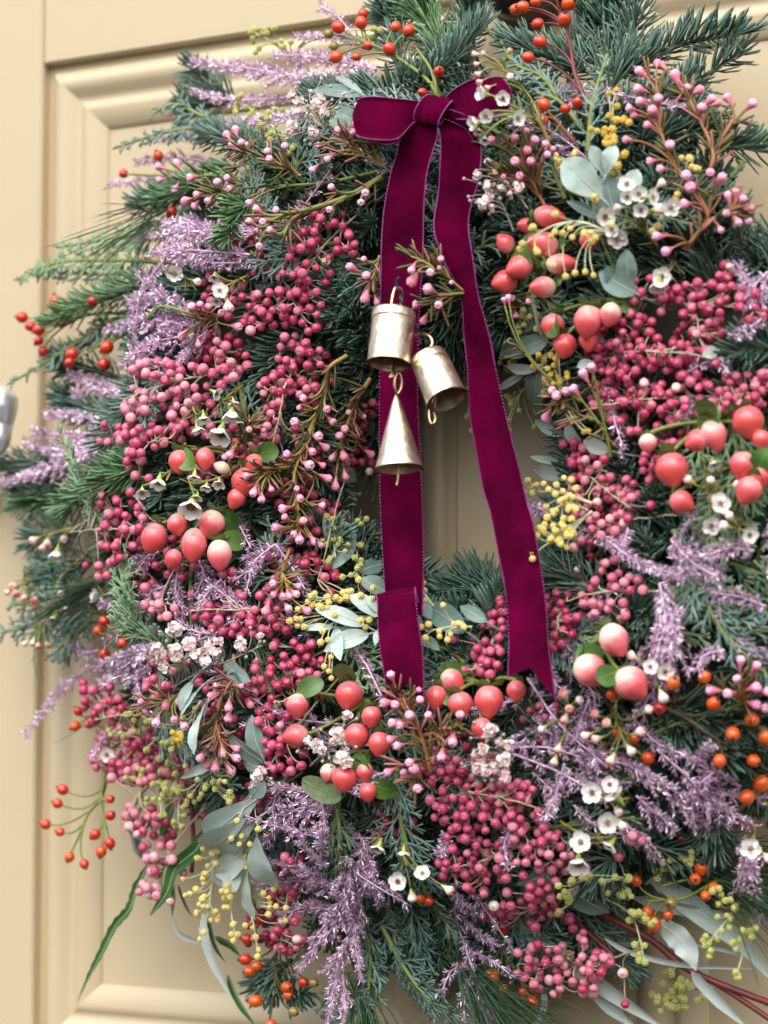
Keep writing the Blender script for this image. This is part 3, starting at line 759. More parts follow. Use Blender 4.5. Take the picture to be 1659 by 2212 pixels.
# ---- cypress and cedar sprays
CYP = [
 (1, [(1130, 570), (900, 550), (700, 575), (495, 640)], 110, 'cypressgrey', -.006, -.004), (1, [(970, 545), (850, 490), (760, 450), (655, 490)], 90, 'cypressgrey', -.008, -.004),
 (3, [(760, 20), (500, 10), (250, 20), (75, 95)], 110, 'cypresslight', -.010, -.004), (1, [(800, 990), (500, 1030), (245, 1070)], 110, 'cypresslight', -.012, -.006),
 (3, [(700, 70), (450, 70), (110, 60)], 90, 'cypressgrey', -.014, -.008), (3, [(560, 230), (400, 320), (250, 420), (35, 545)], 90, 'cypressgrey', -.012, -.006),
 (3, [(540, 270), (380, 370), (220, 480)], 70, 'cypress', -.014, -.010), (5, [(460, 420), (250, 390), (40, 380)], 150, 'cypressgrey', -.016, -.010),
 (5, [(440, 450), (200, 470), (5, 505)], 130, 'cypressgrey', -.016, -.010), (5, [(400, 450), (300, 530), (220, 605)], 130, 'cypressgrey', -.016, -.010),
 (5, [(360, 340), (300, 500), (280, 630)], 110, 'cypress', -.018, -.012), (5, [(340, 220), (220, 200), (130, 230)], 130, 'cypress', -.020, -.014),
 (5, [(400, 300), (260, 300), (110, 330)], 130, 'cypress', -.020, -.014), (6, [(160, 560), (280, 580), (400, 690)], 130, 'cypressdark', -.010, -.004),
 (6, [(1250, 60), (1350, 250), (1450, 480), (1670, 700)], 190, 'cypressgrey', -.004, .006), (6, [(1400, 380), (1550, 490), (1680, 480)], 140, 'cypressgrey', -.006, .004),
 (6, [(1330, 180), (1480, 200), (1660, 260)], 130, 'cypress', -.010, -.002), (6, [(1280, -80), (1350, 60), (1420, 180)], 130, 'cypress', -.010, -.002),
 (8, [(60, 0), (60, 120), (100, 340), (180, 520), (250, 640), (330, 760)], 170, 'cypress', -.006, .004), (8, [(-10, 680), (100, 880), (200, 1000), (360, 1120)], 190, 'cypress', -.006, .002),
 (8, [(-40, 440), (20, 620), (60, 800)], 160, 'cypress', -.012, -.006), (8, [(-120, 700), (-60, 850), (-10, 1020)], 170, 'cypress', -.014, -.008),
 (7, [(1455, 180), (1470, 300), (1465, 440)], 130, 'cypressdark', -.004, .004), (7, [(1560, 620), (1600, 800), (1590, 1010)], 170, 'cypress', -.012, -.006),
 (7, [(1480, 880), (1560, 1020), (1640, 1120)], 170, 'cypress', -.014, -.008), (7, [(1400, 760), (1330, 760), (1290, 830)], 80, 'cypressdark', -.010, -.006),
 (7, [(1500, 940), (1450, 1020), (1430, 1100)], 120, 'cypress', -.018, -.012), (8, [(130, 700), (160, 820), (150, 960)], 150, 'cypress', -.014, -.008),
 (2, [(880, 660), (900, 450), (965, 235)], 100, 'cypressgrey', .0, .008), (2, [(760, 430), (680, 330), (560, 270), (480, 120)], 110, 'cypressgrey', -.008, -.002),
 (2, [(860, 560), (760, 440), (660, 400)], 100, 'cypress', -.008, -.002), (2, [(500, 170), (400, 110), (265, 95)], 40, 'cypresslight', -.008, -.004),
 (2, [(1690, 660), (1640, 590), (1580, 520)], 60, 'cypresslight', -.010, -.006), (2, [(1420, 820), (1500, 760), (1560, 690)], 60, 'cypressdark', -.012, -.008),
 (2, [(1000, 760), (900, 720), (800, 760)], 100, 'cypressgrey', -.006, .0), (2, [(780, 860), (740, 760), (720, 700)], 110, 'cypressgrey', -.006, .0),
 (3, [(640, 260), (700, 210), (830, 240)], 50, 'cypress', .002, .006), (6, [(1560, 330), (1620, 380), (1680, 460)], 130, 'cypress', -.008, -.002),
]
for r, pts, W, m, l0, l1 in CYP:
    p = path(r, pts, (l0, l1)); cypress(p, W / 2 * mpp(p[0]) * 1.75, m)

# ---- lilac plumes (region, spine, width, density, lift)
PLU = [
 (1, [(1600, 330), (1300, 330), (1050, 290), (818, 265)], 140, 1, -.004), (1, [(1620, 300), (1400, 250), (1180, 235)], 130, 1, -.004), (1, [(1560, 200), (1465, 80), (1375, 20)], 36, .7, -.004),
 (1, [(1659, 200), (1450, 160), (1270, 155)], 70, 1, -.006), (1, [(1330, 480), (1130, 520), (960, 530)], 110, 1, .0), (1, [(1200, 600), (950, 570), (700, 600)], 70, .9, -.016),
 (1, [(1280, 420), (1000, 430), (835, 390)], 80, 1, -.008), (1, [(1000, 720), (760, 680), (580, 700)], 90, .9, -.014), (1, [(760, 760), (600, 780), (465, 795)], 50, .8, -.018),
 (1, [(1130, 1000), (850, 1000), (585, 1025)], 120, 1, .002), (1, [(1080, 1100), (800, 1080), (640, 1090)], 120, 1, .002), (1, [(960, 990), (800, 960), (680, 965)], 90, 1, .0),
 (3, [(860, 250), (720, 180), (585, 65)], 100, 1, .002), (3, [(850, 300), (650, 270), (445, 315)], 120, 1, .002), (3, [(820, 250), (640, 180), (515, 180)], 90, 1, .0),
 (3, [(840, 330), (680, 360), (555, 430)], 110, 1, .002), (3, [(720, 310), (620, 400), (600, 470)], 80, 1, .0), (3, [(890, 320), (820, 380), (785, 435)], 60, .9, .002),
 (3, [(1120, 20), (900, 20), (760, 0)], 70, 1, .0), (3, [(590, 600), (440, 545), (300, 505)], 62, 1, -.006), (3, [(590, 630), (430, 570), (318, 582)], 42, .9, -.006),
 (3, [(510, 770), (350, 680), (203, 675)], 60, 1, -.006), (3, [(490, 780), (300, 770), (138, 745)], 70, 1, -.006), (3, [(460, 780), (280, 830), (108, 800)], 80, 1, -.006),
 (3, [(470, 790), (230, 900), (-5, 975)], 115, 1, -.006), (3, [(460, 830), (350, 900), (285, 965)], 60, .9, -.008),
 (5, [(690, 140), (600, 200), (535, 245)], 90, 1, -.002), (5, [(1010, -10), (1045, 60), (1085, 140)], 40, .9, .002), (5, [(1190, 120), (1100, 200), (1060, 340)], 100, 1, .004),
 (5, [(1190, 120), (1260, 220), (1335, 345)], 70, 1, .004), (5, [(1130, 160), (1090, 220), (1015, 275)], 70, 1, .004), (5, [(1100, 435), (1000, 360), (900, 290)], 90, 1, .006),
 (5, [(960, 270), (900, 330), (845, 405)], 70, 1, .004), (5, [(860, 190), (880, 260), (840, 350)], 90, .8, -.004), (5, [(770, 230), (760, 330), (800, 430)], 110, .8, -.004),
 (5, [(650, 430), (540, 400), (425, 370)], 50, 1, .0), (5, [(940, 505), (850, 500), (755, 440)], 60, 1, .004), (5, [(700, 500), (560, 480), (445, 545)], 100, 1, -.002),
 (5, [(700, 560), (560, 600), (430, 640)], 110, 1, .0), (5, [(660, 600), (540, 680), (430, 720)], 110, 1, .0), (5, [(640, 640), (590, 740), (645, 835)], 80, 1, .0),
 (5, [(600, 560), (490, 690), (455, 790)], 90, 1, .0), (5, [(350, 680), (230, 790), (105, 955)], 75, 1, -.014), (5, [(430, 580), (360, 590), (310, 555)], 70, .9, -.012),
 (5, [(490, 910), (430, 980), (398, 1035)], 44, .9, .0), (5, [(1650, 780), (1580, 640), (1505, 535)], 40, 1, .004), (5, [(720, 300), (640, 340), (600, 420)], 90, .8, -.006),
 (7, [(1450, 150), (1260, 190), (1135, 335)], 130, 1, .004), (7, [(1430, 150), (1300, 100), (1150, 70)], 90, 1, .004), (7, [(1490, 560), (1320, 440), (1105, 400)], 120, 1, .006),
 (7, [(1480, 540), (1330, 490), (1105, 505)], 100, 1, .006), (7, [(1460, 620), (1330, 600), (1205, 640)], 100, 1, .006), (7, [(1500, 380), (1490, 520), (1430, 700), (1275, 875)], 140, 1, .006),
 (7, [(1560, 360), (1540, 560), (1530, 720), (1562, 915)], 120, 1, .006), (7, [(1600, 400), (1610, 520), (1655, 600)], 110, 1, .004), (7, [(1465, 840), (1440, 960), (1415, 1110)], 80, 1, .0),
 (7, [(1480, 890), (1490, 1000), (1485, 1110)], 70, 1, .0), (7, [(1390, 150), (1400, 210), (1400, 275)], 40, 1, .006), (7, [(1385, 420), (1390, 330), (1365, 250)], 54, 1, .006),
 (7, [(1660, 20), (1590, 50), (1545, 95)], 60, 1, .010), (7, [(1410, 430), (1320, 340), (1285, 275)], 66, 1, .006), (7, [(1530, 600), (1440, 640), (1340, 760)], 90, 1, .004),
 (7, [(1560, 300), (1590, 420), (1560, 520)], 110, 1, .0), (7, [(1520, 700), (1480, 800), (1400, 880)], 90, 1, .004),
 (8, [(330, 640), (420, 720), (485, 765)], 70, 1, .0), (8, [(310, 480), (310, 640), (360, 800), (430, 1000), (470, 1120)], 64, .55, .002), (8, [(350, 780), (460, 830), (565, 905)], 50, .8, .002),
 (8, [(400, 860), (300, 870), (245, 975)], 50, .7, .002), (8, [(380, 880), (350, 1000), (350, 1110)], 66, .9, .0), (8, [(310, 550), (360, 600), (425, 640)], 66, 1, .0),
 (8, [(250, 270), (270, 330), (238, 365)], 50, 1, .0), (8, [(370, 530), (430, 600), (565, 800)], 30, .5, .002),
 (8, [(640, 20), (720, 100), (720, 210)], 70, .9, .0), (8, [(780, -20), (740, 120), (690, 225)], 30, .6, .006), (8, [(1040, -20), (1200, 70), (1410, 185)], 100, 1, .004),
 (8, [(1090, 120), (1180, 200), (1260, 275)], 100, 1, .004), (8, [(1040, 240), (1120, 310), (1185, 400)], 80, 1, .004), (8, [(1300, 50), (1450, 170), (1590, 245)], 120, 1, .006),
 (8, [(1090, 60), (960, 70), (850, 60)], 110, 1, .0), (8, [(1450, 0), (1350, 90), (1325, 260)], 60, .9, .006), (8, [(910, -10), (800, 60), (715, 110)], 90, 1, .0),
 (8, [(1540, 80), (1420, 20), (1300, -60)], 110, 1, .004), (8, [(1560, 290), (1580, 450), (1645, 665)], 110, 1, .008), (8, [(1659, 370), (1560, 430), (1520, 540)], 80, .9, .006),
 (6, [(700, -10), (950, 100), (1100, 200), (1300, 265)], 54, 1, .008), (6, [(1240, 100), (1320, 190), (1440, 265)], 120, 1, .012), (6, [(1600, 150), (1480, 140), (1390, 170)], 100, 1, .010),
 (6, [(1190, 290), (1220, 450), (1250, 620)], 180, 1, .010), (6, [(1290, 390), (1200, 520), (1150, 705)], 130, 1, .010), (6, [(1650, 390), (1540, 350), (1410, 330)], 90, 1, .008),
 (6, [(1470, 580), (1390, 600), (1345, 670)], 60, .9, .010), (6, [(830, 510), (790, 560), (865, 630)], 90, .9, .0), (6, [(600, 790), (460, 820), (320, 850)], 36, .5, .010),
 (6, [(640, 870), (740, 950), (910, 975)], 100, .8, -.002), (6, [(890, 790), (850, 880), (830, 960)], 90, 1, .004), (6, [(700, 630), (740, 720), (790, 770)], 60, .9, .0),
 (6, [(720, 1030), (800, 940), (910, 900)], 100, .8, .0), (6, [(820, 1060), (950, 1050), (1160, 1110)], 100, 1, .002), (6, [(1055, 50), (1045, 90), (1030, 130)], 40, .9, .006),
 (6, [(1340, 1070), (1380, 1020), (1410, 990)], 60, .9, .004), (6, [(560, 1000), (700, 1000), (850, 1040)], 70, .6, .004),
 (4, [(1659, 60), (1590, 110), (1510, 10)], 100, 1, .006), (4, [(1660, 130), (1600, 170), (1540, 110)], 100, 1, .006), (4, [(1650, 250), (1580, 300), (1520, 335)], 80, 1, .006),
 (4, [(955, 560), (990, 680), (1035, 830)], 54, .9, .004), (4, [(720, 1110), (640, 1070), (565, 1035)], 66, .9, .020), (4, [(1380, 620), (1330, 640), (1290, 700)], 50, .8, .0),
]
for r, pts, W, dn, l in PLU:
    p = path(r, pts, (l - .004, l)); plume(p, W / 2 * mpp(p[0]) * 1.22, dn)

# ---- pink pepper berries: (region, [ellipses], pale)
PEP = [
 ([(1, 1430, 950, 90, 50), (1, 1330, 1030, 60, 60), (1, 1490, 1060, 60, 60), (3, 1320, 60, 120, 110), (3, 1180, 220, 110, 90), (3, 1330, 240, 70, 90), (3, 1070, 290, 40, 40), (3, 1060, 168, 26, 26)], .46),
 ([(3, 1300, 370, 100, 50), (3, 1230, 470, 60, 60), (3, 1350, 440, 60, 40), (3, 1190, 560, 80, 80), (3, 1320, 570, 70, 40), (3, 1160, 650, 70, 30), (3, 1170, 720, 50, 40), (3, 1150, 800, 70, 50), (3, 1220, 880, 40, 40), (3, 1290, 760, 50, 60)], .45),
 ([(3, 940, 390, 45, 50), (3, 1010, 450, 80, 50), (3, 850, 510, 180, 50), (3, 660, 520, 110, 85), (3, 770, 615, 90, 50), (3, 605, 640, 90, 70)], .52),
 ([(3, 590, 730, 70, 60), (3, 640, 775, 80, 60), (3, 490, 760, 75, 55), (3, 600, 850, 60, 40), (3, 560, 915, 45, 50), (3, 750, 720, 60, 50), (3, 650, 950, 30, 30)], .55),
 ([(3, 430, 1050, 50, 60), (3, 530, 1070, 100, 60), (5, 540, 30, 100, 60), (5, 590, 95, 50, 55), (5, 480, 120, 50, 50), (5, 490, 190, 50, 40), (5, 440, 245, 50, 40), (5, 430, 60, 30, 28), (5, 370, 208, 27, 27)], .62),
 ([(5, 690, 330, 30, 30), (5, 710, 400, 55, 50), (5, 640, 395, 32, 32), (5, 618, 318, 30, 26), (5, 730, 200, 26, 26)], .62),
 ([(5, 990, 440, 110, 70), (5, 920, 430, 50, 50), (5, 1070, 480, 70, 50), (5, 830, 345, 26, 26), (5, 985, 255, 40, 40), (5, 1120, 380, 120, 60), (5, 1200, 300, 60, 60), (5, 1210, 470, 70, 60)], .36),
 ([(5, 1340, 215, 90, 50), (5, 1430, 262, 40, 40), (5, 1460, 320, 60, 45), (5, 1590, 290, 30, 30), (3, 1540, 720, 50, 40), (3, 1610, 640, 60, 40), (3, 1590, 905, 55, 40), (3, 1520, 885, 40, 40), (3, 1380, 845, 40, 40)], .36),
 ([(5, 1260, 590, 120, 60), (5, 1340, 640, 90, 70), (5, 1180, 680, 110, 60), (5, 1190, 760, 130, 70), (5, 1080, 780, 40, 50), (5, 1170, 870, 75, 65)], .38),
 ([(5, 1190, 960, 80, 80), (5, 1240, 1050, 90, 60), (5, 1160, 1085, 45, 45), (5, 1370, 770, 40, 30), (5, 1230, 880, 40, 50)], .38),
 ([(5, 380, 760, 50, 60), (5, 420, 830, 60, 70), (5, 480, 790, 50, 60), (5, 530, 880, 60, 60), (5, 560, 965, 60, 50), (5, 680, 740, 60, 60), (5, 740, 810, 50, 60), (5, 640, 1000, 60, 50), (5, 540, 1075, 60, 40), (5, 660, 1060, 40, 40)], .50),
 ([(7, 520, 25, 60, 40), (7, 600, 30, 80, 40), (7, 690, 15, 50, 25), (7, 615, 135, 30, 30), (7, 560, 215, 50, 60), (7, 605, 245, 70, 50), (7, 660, 222, 40, 40)], .62),
 ([(7, 612, 335, 30, 40), (7, 700, 375, 85, 55), (7, 690, 425, 60, 40), (7, 628, 530, 35, 45), (7, 690, 540, 50, 40), (7, 722, 572, 30, 28), (7, 795, 465, 26, 26)], .62),
 ([(7, 1235, 525, 70, 50), (7, 1190, 690, 50, 45), (7, 1265, 745, 60, 40), (7, 1235, 782, 34, 28), (7, 1195, 762, 30, 28), (7, 1300, 728, 30, 28), (7, 1270, 660, 40, 34), (7, 1240, 430, 60, 60)], .42),
 ([(8, 310, 50, 180, 60), (8, 370, 105, 120, 50), (8, 270, 165, 90, 60), (8, 430, 190, 120, 90), (8, 500, 120, 120, 70), (8, 600, 110, 50, 60), (8, 660, 210, 40, 30), (8, 310, 232, 60, 40), (8, 550, 220, 60, 50), (6, 250, 1085, 120, 50), (6, 420, 1075, 110, 40)], .42),
 ([(8, 340, 310, 80, 50), (8, 290, 400, 60, 50), (8, 370, 400, 70, 50), (8, 310, 460, 70, 32), (8, 470, 345, 60, 40), (8, 470, 440, 85, 60), (8, 400, 515, 50, 50), (8, 590, 470, 30, 30)], .45),
 ([(8, 650, 310, 100, 60), (8, 640, 385, 80, 60), (8, 755, 395, 70, 60), (8, 1005, 400, 28, 28), (8, 1080, 310, 40, 40), (8, 730, 300, 40, 40)], .46),
 ([(8, 530, 620, 70, 50), (8, 480, 625, 60, 40), (8, 670, 560, 90, 60), (8, 710, 510, 60, 40), (8, 680, 610, 90, 50), (8, 800, 660, 50, 40), (8, 640, 675, 40, 30), (8, 530, 545, 30, 28)], .48),
 ([(8, 650, 805, 75, 55), (8, 690, 885, 110, 60), (8, 770, 810, 50, 50), (8, 720, 950, 60, 32), (8, 850, 740, 45, 40), (8, 840, 885, 80, 50), (8, 905, 850, 75, 60), (8, 895, 950, 50, 40), (8, 960, 830, 40, 40), (8, 1025, 888, 27, 27), (8, 1045, 1010, 27, 27)], .50),
 ([(4, 1150, 130, 110, 60), (4, 1240, 160, 60, 50), (4, 1310, 250, 50, 60), (4, 1390, 220, 90, 75), (4, 1450, 130, 70, 60), (4, 1530, 160, 80, 70), (4, 1590, 230, 70, 60), (4, 1490, 60, 50, 40), (4, 1060, 210, 50, 50), (4, 1190, 250, 30, 30), (4, 1390, 350, 70, 60), (4, 1440, 310, 40, 40), (4, 995, 92, 27, 27), (4, 1340, 140, 60, 50)], .40),
 ([(4, 1090, 300, 80, 60), (4, 980, 350, 90, 60), (4, 1150, 370, 70, 60), (4, 1060, 440, 90, 70), (4, 930, 390, 60, 50), (4, 1170, 430, 70, 50), (4, 1240, 450, 50, 50), (4, 1300, 410, 60, 40), (4, 1020, 510, 70, 50), (4, 950, 470, 60, 50), (4, 1440, 445, 30, 30)], .40),
 ([(4, 1110, 550, 70, 50), (4, 1250, 540, 80, 50), (4, 1330, 540, 60, 50), (4, 1190, 600, 80, 50), (4, 1060, 610, 80, 50), (4, 950, 600, 60, 70), (4, 1160, 650, 70, 40), (4, 1270, 640, 50, 50), (4, 1390, 550, 30, 30), (4, 895, 670, 34, 30), (4, 1000, 720, 40, 30), (4, 1080, 740, 40, 30), (4, 1210, 715, 50, 30), (4, 1360, 640, 50, 40)], .40),
 ([(4, 1560, 560, 90, 70), (4, 1480, 620, 70, 60), (4, 1590, 610, 60, 60), (4, 1500, 510, 40, 30), (4, 1640, 540, 40, 60)], .60),
 ([(4, 1170, 835, 60, 50), (4, 1150, 900, 40, 60), (4, 1140, 950, 30, 30), (4, 1245, 800, 40, 30)], .42),
 ([(4, 800, 800, 40, 40), (4, 830, 860, 60, 50), (4, 905, 880, 60, 50), (4, 860, 930, 50, 40), (4, 820, 980, 40, 30), (4, 1000, 980, 80, 50), (4, 970, 1010, 60, 40), (4, 880, 1030, 60, 50), (4, 1060, 1040, 50, 50), (4, 850, 1080, 60, 40), (4, 980, 1085, 60, 40), (4, 1150, 1050, 30, 30)], .58),
 ([(6, 900, 20, 90, 40), (6, 960, 55, 70, 50), (6, 870, 140, 60, 40), (6, 1030, 20, 50, 30)], .56),
 ([(6, 980, 220, 50, 50), (6, 930, 280, 30, 30), (6, 1000, 285, 50, 40), (6, 850, 335, 60, 50), (6, 870, 378, 40, 30), (6, 1070, 290, 40, 40), (6, 1115, 325, 30, 30), (6, 1040, 370, 30, 30), (6, 970, 390, 40, 30), (6, 910, 410, 40, 40), (6, 1045, 430, 40, 27)], .52),
 ([(6, 735, 380, 50, 70), (6, 770, 425, 40, 40), (6, 740, 490, 30, 40), (6, 790, 490, 40, 40), (6, 750, 560, 40, 30), (6, 830, 450, 40, 40)], .48),
 ([(6, 485, 365, 30, 27), (6, 510, 410, 40, 60), (6, 470, 450, 40, 40), (6, 510, 490, 40, 50), (6, 435, 470, 28, 26), (6, 380, 535, 28, 28), (6, 480, 550, 50, 50), (6, 410, 590, 50, 40), (6, 460, 610, 50, 40), (6, 440, 650, 60, 40), (6, 350, 660, 28, 26), (6, 400, 668, 30, 30), (6, 485, 655, 30, 30), (6, 300, 520, 27, 27)], .40),
]
N_TOP = len(PEP)
LOW = [(560, 540, 60, 60), (470, 760, 60, 40), (520, 960, 60, 60), (620, 1050, 60, 50), (700, 1130, 50, 60), (430, 1340, 70, 40), (350, 1440, 60, 50), (490, 1470, 60, 40), (560, 1640, 60, 40), (480, 1560, 50, 60), (740, 960, 50, 70), (380, 1210, 60, 50), (300, 1230, 40, 50), (620, 1190, 60, 40), (440, 1010, 60, 40), (680, 820, 50, 60),
       (720, 660, 40, 60), (540, 1730, 50, 40), (620, 1900, 50, 60), (560, 2010, 40, 50), (760, 1660, 50, 40), (850, 1760, 50, 50), (1000, 1620, 60, 40), (1180, 1560, 50, 40), (1230, 1250, 40, 40), (1450, 980, 60, 50), (1320, 1080, 60, 40), (1560, 1180, 60, 40), (1350, 860, 60, 50), (1480, 760, 60, 50), (1300, 1650, 50, 40), (1240, 1900, 50, 40), (1420, 1480, 50, 40), (410, 900, 60, 50), (480, 640, 50, 50), (250, 1560, 50, 50), (335, 1545, 50, 45), (300, 1650, 55, 45), (385, 1700, 45, 45), (340, 1785, 40, 45), (230, 1640, 35, 35), (420, 1620, 45, 45)]
for x, y, a, b in LOW: PEP.append(([(1, x * 2, y * 2, a * 2, b * 2)], .36 if x > 430 else .48))  # low filler mostly deeper pink, shadow put into the berry colour
ALLB = []; GRID = np.zeros((0, 3))
for si, (ells, pale) in enumerate(PEP):
    for (r, cx, cy, rx, ry) in ells:
        c = S(r, cx, cy); m = mpp(c) / 2; dia = 47.5 * m
        want = max(1, int(round(1.0 * math.pi * rx * ry / (51 * 51 * .74)))); tries = 0; got = 0
        if rx > 30: want = int(want * (1.22 if pale > .41 else 1.08)) + 1
        while got < want and tries < want * 26:
            tries += 1
            rho, th = math.sqrt(random.random()), random.uniform(0, 6.283)
            k = max(0, 1.18 - (25 / rx) * .6)
            x, y = cx + rho * rx * k * math.cos(th), cy + rho * ry * k * math.sin(th)
            bulge = min(rx, ry) * m * .55 * math.sqrt(1 - rho * rho)
            lift = (-.012 if si >= N_TOP else 0) + random.uniform(-.002, .003) + (bulge if random.random() < .62 else bulge - random.uniform(.6, 1.6) * dia)
            p = S(r, x, y, lift); rad = dia * .5 * random.uniform(.74, 1.04)
            if len(GRID) and np.min(np.linalg.norm(GRID - p, axis=1)) < dia * .86: continue
            GRID = np.vstack([GRID, p]); got += 1
            col = pale + random.gauss(0, .13)
            q = random.random()
            if q < .025: col = 1.05
            elif q < .06: col = .80
            ALLB.append([si, p, rad, col])
# the three hundred berries least hidden by others become single pieces
Pn = np.array([b[1] for b in ALLB]); rel = Pn - CAM; dep = rel @ FWD
sxy = np.stack([rel @ RIGHT / dep * FPX, rel @ UP / dep * FPX], 1)
score = []
for i, b in enumerate(ALLB):
    d2 = np.linalg.norm(sxy - sxy[i], axis=1); near = (d2 < 24) & (dep < dep[i] - .0008)
    inside = abs(sxy[i][0]) < 815 and abs(sxy[i][1]) < 1090
    score.append(sum(1 - d2[near] / 24) + (0 if inside else 99))
single = set(np.argsort(score)[:300].tolist())
ME_HUSK = gyp_mesh(9); ME_HUSK.materials[0] = MT['husk']
ME_BERRY = tpl_mb(T_BERRY).mesh("pepper_berry", [MT['pepper'], MT['navel']])
for si, (ells, pale) in enumerate(PEP):
    idx = [i for i, b in enumerate(ALLB) if b[0] == si]
    pts = np.array([ALLB[i][1] for i in idx]); cen = pts.mean(0)
    e = sprig("pepper_berry_spray", cen, "spray of " + ("pale " if pale > .56 else "deep " if pale < .42 else "") + "pink pepper berries on thin beige stalks")
    u_, s__, vt = np.linalg.svd(pts - cen); ax = vt[0] * (1 if vt[0][2] < 0 else -1); pr = (pts - cen) @ ax
    inn = -outward(cen)
    fr_ = random.uniform(.0, .010)
    axp = [cen + ax * (pr.min() - .012) + inn * .022, cen + ax * pr.min() * .6 + inn * .006, cen + inn * (.004 - fr_), cen + ax * pr.max() * .85 + inn * (.002 - fr_)]
    A = Axis(axp); st = MB(); A.p += np.cumsum(RNG.normal(0, .00022, (40, 3)), axis=0); st.tube(A.p, np.linspace(.00062, .0003, 40), 6, mat=0)
    sec = []
    for k in range(max(4, len(idx) // 5)):         # branching stalks
        q = pts[random.randrange(len(pts))] + inn * .003; a, c = A.join(q, .6); w = bez(a, c, q, 7); st.tube(w, np.linspace(.00055, .00035, 7), 5, mat=k % 2); sec.append(w)
    nodes = np.vstack(sec + [A.p]); rest = MB(); 
    for i in idx:
        _, p, rad, col = ALLB[i]
        d_ = np.linalg.norm(nodes - p, axis=1); d_[d_ < rad * 1.15] = 9; nq = nodes[int(np.argmin(d_))]
        if np.linalg.norm(nq - p) > .02: nq = p + unit(cen - p + inn * .01) * .011
        away = unit(p - nq); mid = (p + nq) / 2 + RNG.normal(0, .0012, 3)
        st.tube(bez(nq, mid, p - away * rad * .9, 6), .00040, 4, mat=random.choice([0, 0, 1]))
        z = unit(away + outward(p) * .8 + RNG.normal(0, .35, 3)); M_ = xform(p, z, rad, rad * random.uniform(.92, 1.05))
        if i in single:
            if random.random() < .035: place(ME_HUSK, "dry_husk", M_, e); continue
            o = place(ME_BERRY, "berry", M_, e); o.color = (col, 0, 0, 1); o.scale = (o.scale[0] * random.uniform(.93, 1.05), o.scale[1], o.scale[2] * random.uniform(.90, 1.06))
        else: rest.inst(T_BERRY, M_)
    build(st, "stalk", [MT['pepperstem'], MT['greystem']], e)
    if rest.n: build(rest, "berries", [MT['pepper'], MT['navel']], e, kind="stuff").color = (pale, 0, 0, 1)

# ---- rose hips
def hips(axes, items, base_col=.42, stem='greenstem', lift=.0, r0=None):
    e = None; st = MB(); As = []
    for (r, pts) in axes:
        A = Axis(path(r, pts, (lift - .012, lift - .001))); As.append(A); A.mb.tube(A.p, np.linspace(.0011, .0006, 40), 6)
    e = sprig("rose_hip_sprig", As[0].p[0], "branching sprig of small glossy " + ("orange" if base_col > .52 else "red") + " rose hips")
    for it in items:
        r, x, y, d = it[:4]; p = S(r, x, y, lift + random.uniform(-.002, .003)); rad = d / 4 * mpp(p)
        A = min(As, key=lambda A_: np.min(np.linalg.norm(A_.p - p, axis=1))); a, c = A.join(p, .9)
        out = unit(p - c); A.mb.tube(bez(a, c, p - out * rad, 9), np.linspace(.0006, .00045, 9), 5)
        o = place(ME_HIP, "rose_hip", xform(p, out, rad * .97), e)
        col = base_col + random.gauss(0, .05)
        if len(it) > 4: col = {'g': .98, 'd': .12, 'o': .66}[it[4]] + random.uniform(-.04, .04)
        o.color = (col, 0, 0, 1)
    for A in As: build(A.mb, "stem", MT[stem], e)
def R(r, *l): return [(r, *t) for t in l]
hips([(1, [(1040, 930), (800, 780), (570, 752)])], R(1, (684, 673, 46), (533, 750, 42), (790, 852, 50), (742, 917, 50)), .36, lift=-.006)
hips([(1, [(1900, 430), (1830, 330), (1659, 215), (1560, 185)]), (1, [(1900, 430), (1860, 300), (1800, 210)])],
     R(1, (1461, 117, 60), (1568, 58, 46), (1560, 97, 56), (1452, 247, 56), (1590, 197, 46), (1540, 246, 38), (1420, 147, 44, 'g'), (1443, 200, 40, 'g')) +
     R(2, (50, 115, 48), (107, 131, 58), (22, 211, 60), (237, 309, 50), (165, 399, 42)), .38, lift=.008)
hips([(2, [(890, 480), (825, 320), (805, 200), (770, 90), (740, -20)])], R(2, (600, 30, 56), (570, 40, 52), (655, 8, 44), (800, 14, 66), (780, 84, 64), (664, 104, 54), (673, 180, 60), (622, 248, 54)), .46, 'redstem', .010)
hips([(2, [(820, 610), (760, 540), (705, 480)]), (2, [(900, 560), (860, 500), (820, 460)])], R(2, (688, 452, 60), (683, 523, 56), (836, 441, 48), (783, 470, 46)), .46, 'ruststem', .008)
hips([(3, [(600, 240), (420, 240), (290, 270), (235, 265)])], R(3, (238, 187, 56), (95, 256, 52), (132, 295, 48), (167, 311, 54), (166, 358, 42, 'd'), (185, 402, 44), (266, 280, 48)), .34, lift=-.004)
hips([(3, [(640, 260), (520, 330), (420, 380)])], R(3, (310, 415, 56), (461, 386, 60), (450, 460, 58), (300, 452, 46), (400, 185, 46)), .32, lift=-.002)
hips([(5, [(620, 440), (540, 490), (490, 500)])], R(5, (450, 454, 52), (423, 495, 48), (529, 547, 46), (452, 596, 50)), .38, lift=.002)
hips([(5, [(460, 820), (400, 860), (370, 880)])], R(5, (325, 908, 46), (385, 900, 44), (338, 843, 42)), .36, lift=-.012)
hips([(7, [(480, -40), (440, 120), (380, 200), (335, 310)]), (7, [(480, -40), (435, 140), (460, 260)])],
     R(7, (270, 93, 50), (248, 153, 46), (196, 243, 48), (259, 276, 42), (477, 135, 40), (478, 205, 46), (410, 288, 50), (437, 362, 50), (475, 326, 50), (300, 386, 46), (364, 415, 44)), .44, lift=-.004)
hips([(7, [(1000, 130), (960, 180), (930, 225)])], R(7, (932, 192, 46), (884, 207, 44), (905, 245, 46, 'd')), .26, lift=-.010)
